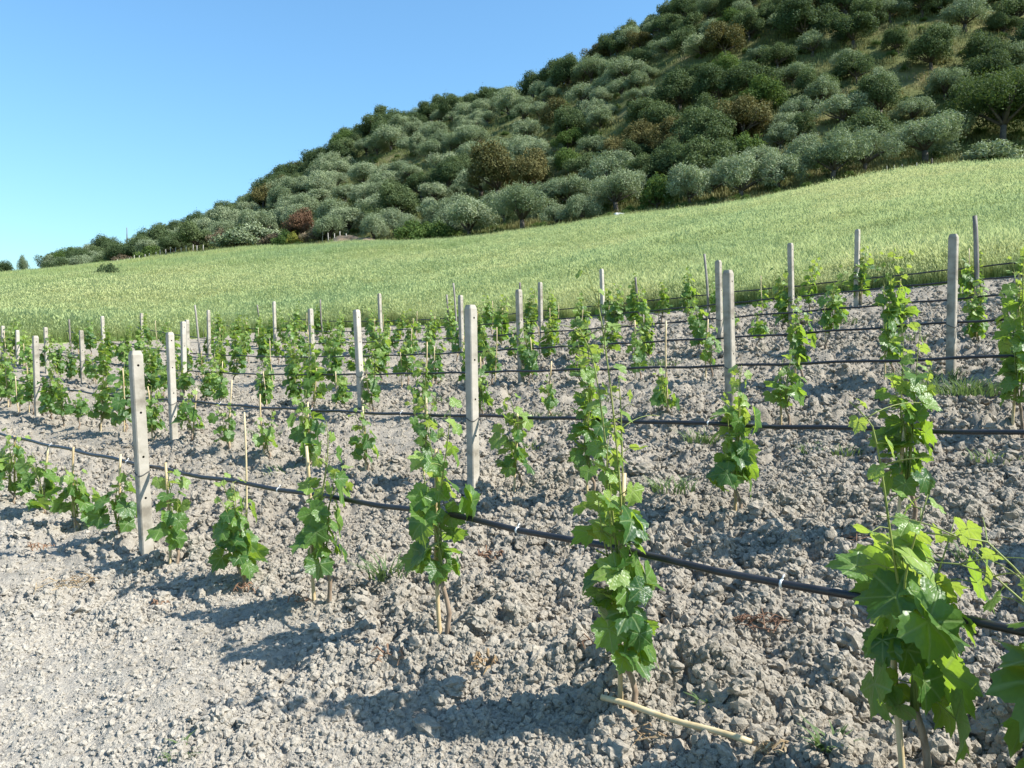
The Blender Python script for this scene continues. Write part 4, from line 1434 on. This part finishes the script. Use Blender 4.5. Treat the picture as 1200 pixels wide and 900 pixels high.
def fill_hill():
    r = random.Random(77)
    cnt = {'olive': 0, 'oak': 0}
    cell = {}
    def key_(x, y):
        return int(x // 8), int(y // 8)
    for p in placed:
        cell.setdefault(key_(p[0], p[1]), []).append(p)
    tries = 0
    cand = []
    for _ in range(9000):
        az = math.radians(r.uniform(-34, 36))
        rb = float(np.interp(az, BAZ, BR))
        px = 600 + F * math.tan(az)
        rs = float(np.interp(px, [q[0] for q in SKYL], [q[2] for q in SKYL])) / math.cos(az) + 4
        if px < 60:
            continue
        t = r.random()
        rr_ = math.sqrt(rb * rb + (rs * rs - rb * rb) * t)
        if rr_ < rb + 5:
            continue
        cand.append((rr_ * math.sin(az), rr_ * math.cos(az), px))
    xs = np.array([c[0] for c in cand])
    ys = np.array([c[1] for c in cand])
    gzs = ground(xs, ys)
    clear = vnoise(xs * 0.045, ys * 0.03, 61)
    woods = vnoise(xs * 0.035 + 3, ys * 0.03, 62) + 0.35 * vnoise(xs * 0.12, ys * 0.12, 63)
    n_t = 0
    for i, (x, y, px) in enumerate(cand):
        b = (gzs[i] - EYE) / y
        py = 450 - F * (b * CP + SP) / (CP - b * SP)
        if py < -30 or px > 1260:
            continue
        grassy = px > 870 and py > 30
        up = np.interp(px, [60, 250, 450, 700, 900, 1200], [300, 240, 140, 60, 15, 10])   # the dark ridge wood
        is_oak = woods[i] > 0.19 or (py < up + 34 and r.random() < 0.5)
        if px > 900 and r.random() < 0.5 and py > 25:
            is_oak = False
        size = (3.4 + 3.5 * r.random() ** 1.2) * (1.18 if px < 480 else 1.0) * (1.08 if is_oak else 1.0)
        gap = size * (0.50 if not grassy else 0.52)
        if clear[i] > 0.27 and r.random() < 0.6:
            continue
        kx, ky = key_(x, y)
        bad = False
        for dx in (-1, 0, 1):
            for dy in (-1, 0, 1):
                for (qx, qy, qr) in cell.get((kx + dx, ky + dy), ()):
                    if (qx - x) ** 2 + (qy - y) ** 2 < (gap * 0.5 + qr * 1.0) ** 2:
                        bad = True
        if bad:
            continue
        sp = 'oak' if is_oak else 'olive'
        if cnt[sp] >= 297 - (32 if sp == 'olive' else 14):
            continue
        cnt[sp] += 1
        cell.setdefault((kx, ky), []).append((x, y, gap * 0.5))
        mat = None
        if is_oak:
            q = r.random()
            mat = 'bronze' if q < 0.07 else ('green' if q < 0.11 else None)
            lab = tree_where(x, y, size, 'bronze-tinged oak' if mat == 'bronze' else ('fresh green tree' if mat == 'green' else 'dark green oak'))
            tree('oak_tree', 'oak', x, y, size, size * r.uniform(0.8, 1.0), lab, 'tree', 'oaks on the hillside', mat, 700 + i)
        else:
            lab = tree_where(x, y, size, 'silvery olive tree')
            tree('olive_tree', 'olive', x, y, size, size * r.uniform(0.66, 0.82), lab, 'tree', 'olive trees on the hillside', None, 700 + i)
    return cnt

print('hill trees', fill_hill())

def build_scrub():
    tufts = [grass_tuft(400 + k, 40, 0.9, 0.55, 0.030, heads=False) for k in range(3)]
    M['scrubgrass'] = simple('dry_hill_grass', [(0.3, (0.085, 0.12, 0.036)), (0.5, (0.15, 0.175, 0.055)), (0.7, (0.25, 0.225, 0.095))], 0.14, 0.8, translucent=(0.25, 0.22, 0.08), tfac=0.25, world_space=True)
    for t in tufts:
        t.materials.append(M['scrubgrass'])
    vs = [bpy.data.objects.new('scrub_%d' % i, t) for i, t in enumerate(tufts)]
    vs += [bpy.data.objects.new('scrub_%d' % (3 + k), KINDS['shrub'][0][k][1]) for k in range(3)]
    n = 26000
    a = np.radians(rng.uniform(-34, 36, n))
    r = bound_r(a) + 0.5 + rng.uniform(0, 1, n) ** 1.3 * 150
    x, y = r * np.sin(a), r * np.cos(a)
    z = ground(x, y)
    idx = rng.integers(0, 3, n)
    bush = rng.uniform(0, 1, n) < 0.055
    idx[bush] = rng.integers(3, 6, bush.sum())
    s = rng.uniform(0.6, 1.5, n)
    s[bush] = rng.uniform(0.2, 0.55, bush.sum())
    rt = np.zeros((n, 3))
    rt[:, 2] = rng.uniform(0, 6.28, n)
    o = scatter('hillside_scrub', np.stack([x, y, z], 1), rt, np.repeat(s[:, None], 3, 1), idx, vs)
    tag(o, 'dry grass and low scrub between the hillside trees', 'scrub')

build_scrub()

# ------------------------------------------------------------------ far small things
M['white_paint'] = simple('pale_fence_wood', [(0.3, (0.34, 0.32, 0.28)), (0.7, (0.50, 0.47, 0.42))], 5, 0.8)
M['white_stone'] = simple('white_block', [(0.3, (0.68, 0.68, 0.68)), (0.7, (0.82, 0.82, 0.82))], 4, 0.7)
M['bank'] = simple('bare_bank_earth', [(0.3, (0.10, 0.075, 0.045)), (0.5, (0.19, 0.135, 0.085)), (0.7, (0.27, 0.20, 0.13))], 0.9, 0.95, 0.1, world_space=True)

def far_post(x, y, h, r, lab, grp, mat, name='fence_post'):
    mb = MB()
    mb.tube([Vector((0, 0, -0.2)), Vector((0, 0, h * 0.97)), Vector((0, 0, h))], [r, r * 0.9, r * 0.3], 6)
    o = link(name, mb.mesh(name, [mat]), None, (x, y, gz(x, y)))
    o.rotation_euler = (random.uniform(-0.05, 0.05), random.uniform(-0.05, 0.05), 0)
    return tag(o, lab, 'post', grp)

for i in range(30):
    px = 58 + i * 6.2 + random.uniform(-1.2, 1.2)
    x, y = at_edge(px, 2.0)
    far_post(x, y, random.uniform(1.2, 1.6), 0.07, 'small pale fence post along the far edge of the meadow', 'far meadow fence posts', M['white_paint'])
for i, px in enumerate((378, 385, 392, 399, 406)):
    x, y = at_edge(px, 5.0 - i * 0.4)
    far_post(x, y, random.uniform(1.4, 1.9), 0.07, 'pale stake standing in the bare brown bank', 'stakes on the brown bank', M['white_paint'])
for i, px in enumerate((1038, 1046, 1055, 1072)):
    x, y = at_edge(px, 3.5)
    far_post(x, y, 0.85, 0.03, 'thin pale post of the low fence under the umbrella-shaped olive', 'low fence by the olives', M['white_paint'])
x, y = at_edge(1090, 3.5)
far_post(x, y, 1.1, 0.08, 'dark stump-like post under the umbrella-shaped olive', 'low fence by the olives', M['tree_bark'])
for px, hh, lab in ((150, 8.2, 'tall thin utility pole on the far skyline'), (147.5, 7.2, 'shorter thin pole next to the tall one on the far skyline')):
    x, y = at_edge(px, 70)
    far_post(x, y, hh, 0.11, lab, 'skyline poles', M['wood'], 'utility_pole')

def slab(px, back, w, d, h, lab):
    bm = bmesh.new()
    bmesh.ops.create_cube(bm, size=1.0)
    bmesh.ops.scale(bm, vec=(w, d, h), verts=bm.verts)
    bmesh.ops.bevel(bm, geom=bm.edges[:], offset=0.06, segments=2, affect='EDGES')
    bmesh.ops.translate(bm, vec=(0, 0, h / 2 - 0.05), verts=bm.verts)
    me = bpy.data.meshes.new('white_slab')
    bm.to_mesh(me)
    bm.free()
    me.materials.append(M['white_stone'])
    x, y = at_edge(px, back)
    o = link('white_slab', me, None, (x, y, gz(x, y)))
    o.rotation_euler = (0, 0, 0.3)
    return tag(o, lab, 'block')
slab(725, 1.6, 0.95, 0.6, 0.72, 'small white block half hidden under the broad domed olive')
slab(452, 3.0, 1.0, 0.6, 0.5, 'pale grey block beside the small round olive above the brown bank')

def field_bush():
    a = slope_ray(128, 326)
    x, y = site(128, 327, 60)
    k = y / F
    tree('field_shrub', 'shrub', x, y, 26 * k, 20 * k, 'lone dark green shrub growing in the open meadow', 'shrub', None, 'oak', 3)
field_bush()

def bank():
    # bare brown earth in low steps at the meadow edge
    k, q = 30, 16
    vs = []
    for i in range(k):
        for j in range(q):
            t, f = i / (k - 1), j / (q - 1)
            back = -7.5 + 12.0 * f
            x, y = at_edge(378 + 72 * t, back + 1.2 * math.sin(5 * t))
            e = min(1.0, 4 * t, 4 * (1 - t)) * min(1.0, 5 * f, 5 * (1 - f))
            st = (f * 3.0) % 1.0
            vs.append(Vector((x, y, gz(x, y) - 0.08 + e ** 0.7 * (0.35 + 0.6 * f + 0.5 * min(1.0, st * 2.5) * (1 - 0.5 * st) + 0.35 * float(vnoise(np.array([x * 0.8]), np.array([y * 0.8]), 5)[0])))))
    fs = [(i * q + j, (i + 1) * q + j, (i + 1) * q + j + 1, i * q + j + 1) for i in range(k - 1) for j in range(q - 1)]
    mb = MB()
    mb.add(vs, fs)
    o = link('earth_bank', mb.mesh('earth_bank', [M['bank']], False))
    o['kind'] = 'structure'
bank()

# ------------------------------------------------------------------ weeds, straw, fallen cane on the soil
M['weed'] = simple('weed_green', [(0.3, (0.07, 0.12, 0.04)), (0.7, (0.15, 0.20, 0.08))], 6, 0.6, per_object=0.4, translucent=(0.16, 0.24, 0.06), tfac=0.3)
M['straw'] = simple('dry_straw', [(0.3, (0.33, 0.22, 0.12)), (0.7, (0.52, 0.40, 0.24))], 8, 0.8, per_object=0.4, translucent=(0.4, 0.28, 0.12), tfac=0.15)
M['dead'] = simple('dead_brown_leaf', [(0.3, (0.14, 0.075, 0.045)), (0.7, (0.30, 0.18, 0.11))], 8, 0.85, per_object=0.4)

def blade_clump(seed, n, spread, h, w, flat=0.3):
    rr = random.Random(seed)
    mb = MB()
    for _ in range(n):
        a, d = rr.uniform(0, 6.283), spread * math.sqrt(rr.random())
        b = Vector((d * math.cos(a), d * math.sin(a), -0.01))
        la = a + rr.uniform(-1.2, 1.2)
        hh, ln = h * rr.uniform(0.5, 1), h * rr.uniform(0.3, 1.0) * (1 + flat)
        o_, s_ = Vector((math.cos(la), math.sin(la), 0)), Vector((-math.sin(la), math.cos(la), 0)) * w * rr.uniform(0.6, 1.3)
        vs = []
        for i in range(4):
            t = i / 3
            p = b + o_ * ln * t * t * 0.8 + Vector((0, 0, hh * t * (1 - flat * 0.5 * t)))
            ww = s_ * (1 - 0.85 * t ** 1.5)
            vs += [p - ww, p + ww]
        mb.add(vs, [(0, 1, 3, 2), (2, 3, 5, 4), (4, 5, 7, 6)])
    return mb

def litter_clump(seed, n, spread, ln, w):
    rr = random.Random(seed)
    mb = MB()
    for _ in range(n):
        a, d = rr.uniform(0, 6.283), spread * math.sqrt(rr.random())
        c = Vector((d * math.cos(a) * 1.3, d * math.sin(a) * 0.8, rr.uniform(0.005, 0.045)))
        t = Vector((rr.gauss(0, 1), rr.gauss(0, 0.7), rr.gauss(0, 0.25))).normalized() * ln * rr.uniform(0.4, 1)
        m_ = c + Vector((0, 0, rr.uniform(0, 0.03)))
        mb.tube([c - t / 2, m_, c + t / 2], [w, w * 1.2, w * 0.5], 4)
    return mb

WEEDS = [(455, 676, 40, 0.10, 0.16, 'bluish weed tuft between two front row vines'), (825, 520, 60, 0.16, 0.15, 'low green weed patch below the shaded-faced post'),
         (975, 530, 60, 0.22, 0.10, 'sprawling weed patch beside the dark drooping vine'), (1130, 462, 150, 0.45, 0.20, 'large grassy weed clump at the foot of the thick grey post'),
         (1090, 447, 70, 0.25, 0.18, 'weed tufts just past the thick grey post'), (790, 575, 40, 0.14, 0.12, 'green weed tuft behind the whip-shooted vine'),
         (975, 872, 20, 0.05, 0.08, 'pale weed seedling near the broad-leaved vine'), (829, 823, 16, 0.03, 0.06, 'tiny green seedling by the fallen cane'),
         (998, 672, 18, 0.06, 0.07, 'tiny weed behind the front pipe'), (700, 470, 40, 0.2, 0.1, 'faint weed patch behind the leafy column'),
         (1145, 655, 24, 0.1, 0.08, 'sparse weed beside the first row end vine'), (330, 555, 30, 0.15, 0.12, 'weed tuft at the foot of a second row vine'),
         (620, 525, 30, 0.15, 0.1, 'small weed tuft in shade behind the second pipe'), (780, 430, 40, 0.25, 0.15, 'weed tuft near the tall bare stake'),
         (1170, 540, 30, 0.15, 0.1, 'weed tuft under the end of the second pipe'), (215, 880, 14, 0.08, 0.05, 'faint grassy tuft on the dusty ground'),
         (310, 510, 40, 0.2, 0.12, 'weed tuft between the second and third pipe rows'), (130, 480, 50, 0.3, 0.14, 'long weed patch past the third post of the second row'),
         (60, 470, 50, 0.35, 0.14, 'weed patch at the foot of a far concrete post'), (980, 380, 50, 0.4, 0.16, 'weed patch between the fifth and sixth pipe rows'),
         (900, 392, 40, 0.3, 0.14, 'weed patch behind the dense tall vine'), (1060, 400, 40, 0.3, 0.14, 'weed patch behind the very tall vine'),
         (640, 490, 40, 0.2, 0.12, 'weed tuft below the slim concrete post'), (520, 470, 40, 0.3, 0.12, 'weed patch behind the straggly vine'),
         (440, 420, 40, 0.3, 0.14, 'weed patch among the far vines'), (245, 455, 40, 0.3, 0.14, 'weed patch near the leaning wooden post')]
for i, (px, py, n, sp, h, lab) in enumerate(WEEDS):
    x, y = site(px, py, 2, 40)
    o = link('weed_tuft', blade_clump(600 + i, int(n * 1.5), sp, h, 0.0065, 0.5).mesh('weed_tuft', [M['weed']], False), None, (x, y, gz(x, y)))
    tag(o, lab, 'weed', 'weeds on the tilled soil')
LITTER = [(890, 735, 45, 0.07, 0.12, 0.0022, 'dead', 'brown heap of dry weed stalks below the front pipe'),
          (575, 655, 30, 0.07, 0.06, 0.004, 'dead', 'reddish dry leaf litter beyond the front pipe'),
          (65, 692, 26, 0.12, 0.16, 0.0022, 'straw', 'wisp of tan straw on the dusty ground'),
          (95, 685, 16, 0.08, 0.14, 0.0022, 'straw', 'thin straw wisp beside the larger tan one'),
          (565, 785, 18, 0.05, 0.05, 0.005, 'straw', 'yellow wood chips below the upright leafy vine'),
          (450, 775, 14, 0.07, 0.07, 0.0035, 'dead', 'brown leaf scraps near the upright leafy vine'),
          (290, 695, 14, 0.06, 0.07, 0.0035, 'dead', 'brown leaf scraps at the foot of the rounded bushy vine'),
          (352, 708, 12, 0.05, 0.06, 0.0035, 'dead', 'reddish scraps beside the slanting vine'),
          (50, 645, 14, 0.07, 0.08, 0.003, 'dead', 'dark dry weed scrap past the front row post'),
          (185, 712, 10, 0.05, 0.06, 0.003, 'dead', 'small brown scraps on the dusty ground'),
          (690, 770, 12, 0.04, 0.05, 0.003, 'dead', 'small reddish dry weed near the whip-shooted vine'),
          (860, 470, 14, 0.1, 0.1, 0.004, 'dead', 'reddish dry litter behind the shaded-faced post'),
          (1000, 640, 12, 0.1, 0.2, 0.0018, 'dead', 'thin dry stems standing behind the front pipe'),
          (900, 885, 14, 0.05, 0.08, 0.004, 'straw', 'broken straw pieces at the end of the fallen cane'),
          (760, 870, 10, 0.06, 0.1, 0.002, 'straw', 'pale dry stems beside the fallen cane'),
          (1030, 330, 70, 0.9, 0.3, 0.006, 'straw', 'patch of dry yellow grass at the meadow foot'),
          (1085, 318, 70, 0.9, 0.3, 0.006, 'straw', 'second patch of dry yellow grass at the meadow foot')]
for i, (px, py, n, sp, ln, w, mt, lab) in enumerate(LITTER):
    x, y = site(px, py, 2, 40)
    o = link('dry_litter', litter_clump(640 + i, n, sp, ln, w).mesh('dry_litter', [M[mt]], False), None, (x, y, gz(x, y)))
    tag(o, lab, 'litter', 'dry litter on the soil')

x0, y0 = site(705, 838)
x1, y1 = site(880, 893)
mb = MB()
A, B = Vector((x0, y0, gz(x0, y0) + 0.055)), Vector((x1, y1, gz(x1, y1) + 0.06))
mb.tube([A.lerp(B, t) + Vector((0, 0, 0.004 * math.sin(9 * t))) for t in np.linspace(0, 1, 10)], [0.0105 * (1.12 if i % 4 == 2 else 1) for i in range(10)], 8)
o = link('fallen_cane', mb.mesh('fallen_cane', [M['bamboo']]))
tag(o, 'split bamboo cane lying on the clods at the foot of the tallest front vine', 'cane')
for px, py, s, lab in ((502, 858, 0.05, 'smooth pale grey stone at the shadow edge on the ground'), (285, 852, 0.032, 'pale round stone on the dusty ground'), (305, 843, 0.02, 'small yellowish pebble beside the pale round stone')):
    x, y = site(px, py)
    o = link('field_stone', clods_hi[1], None, (x, y, gz(x, y) + s * 0.3))
    o.scale = (s, s * 0.8, s * 0.6)
    o.rotation_euler = (0.2, 0.1, px)
    tag(o, lab, 'stone')
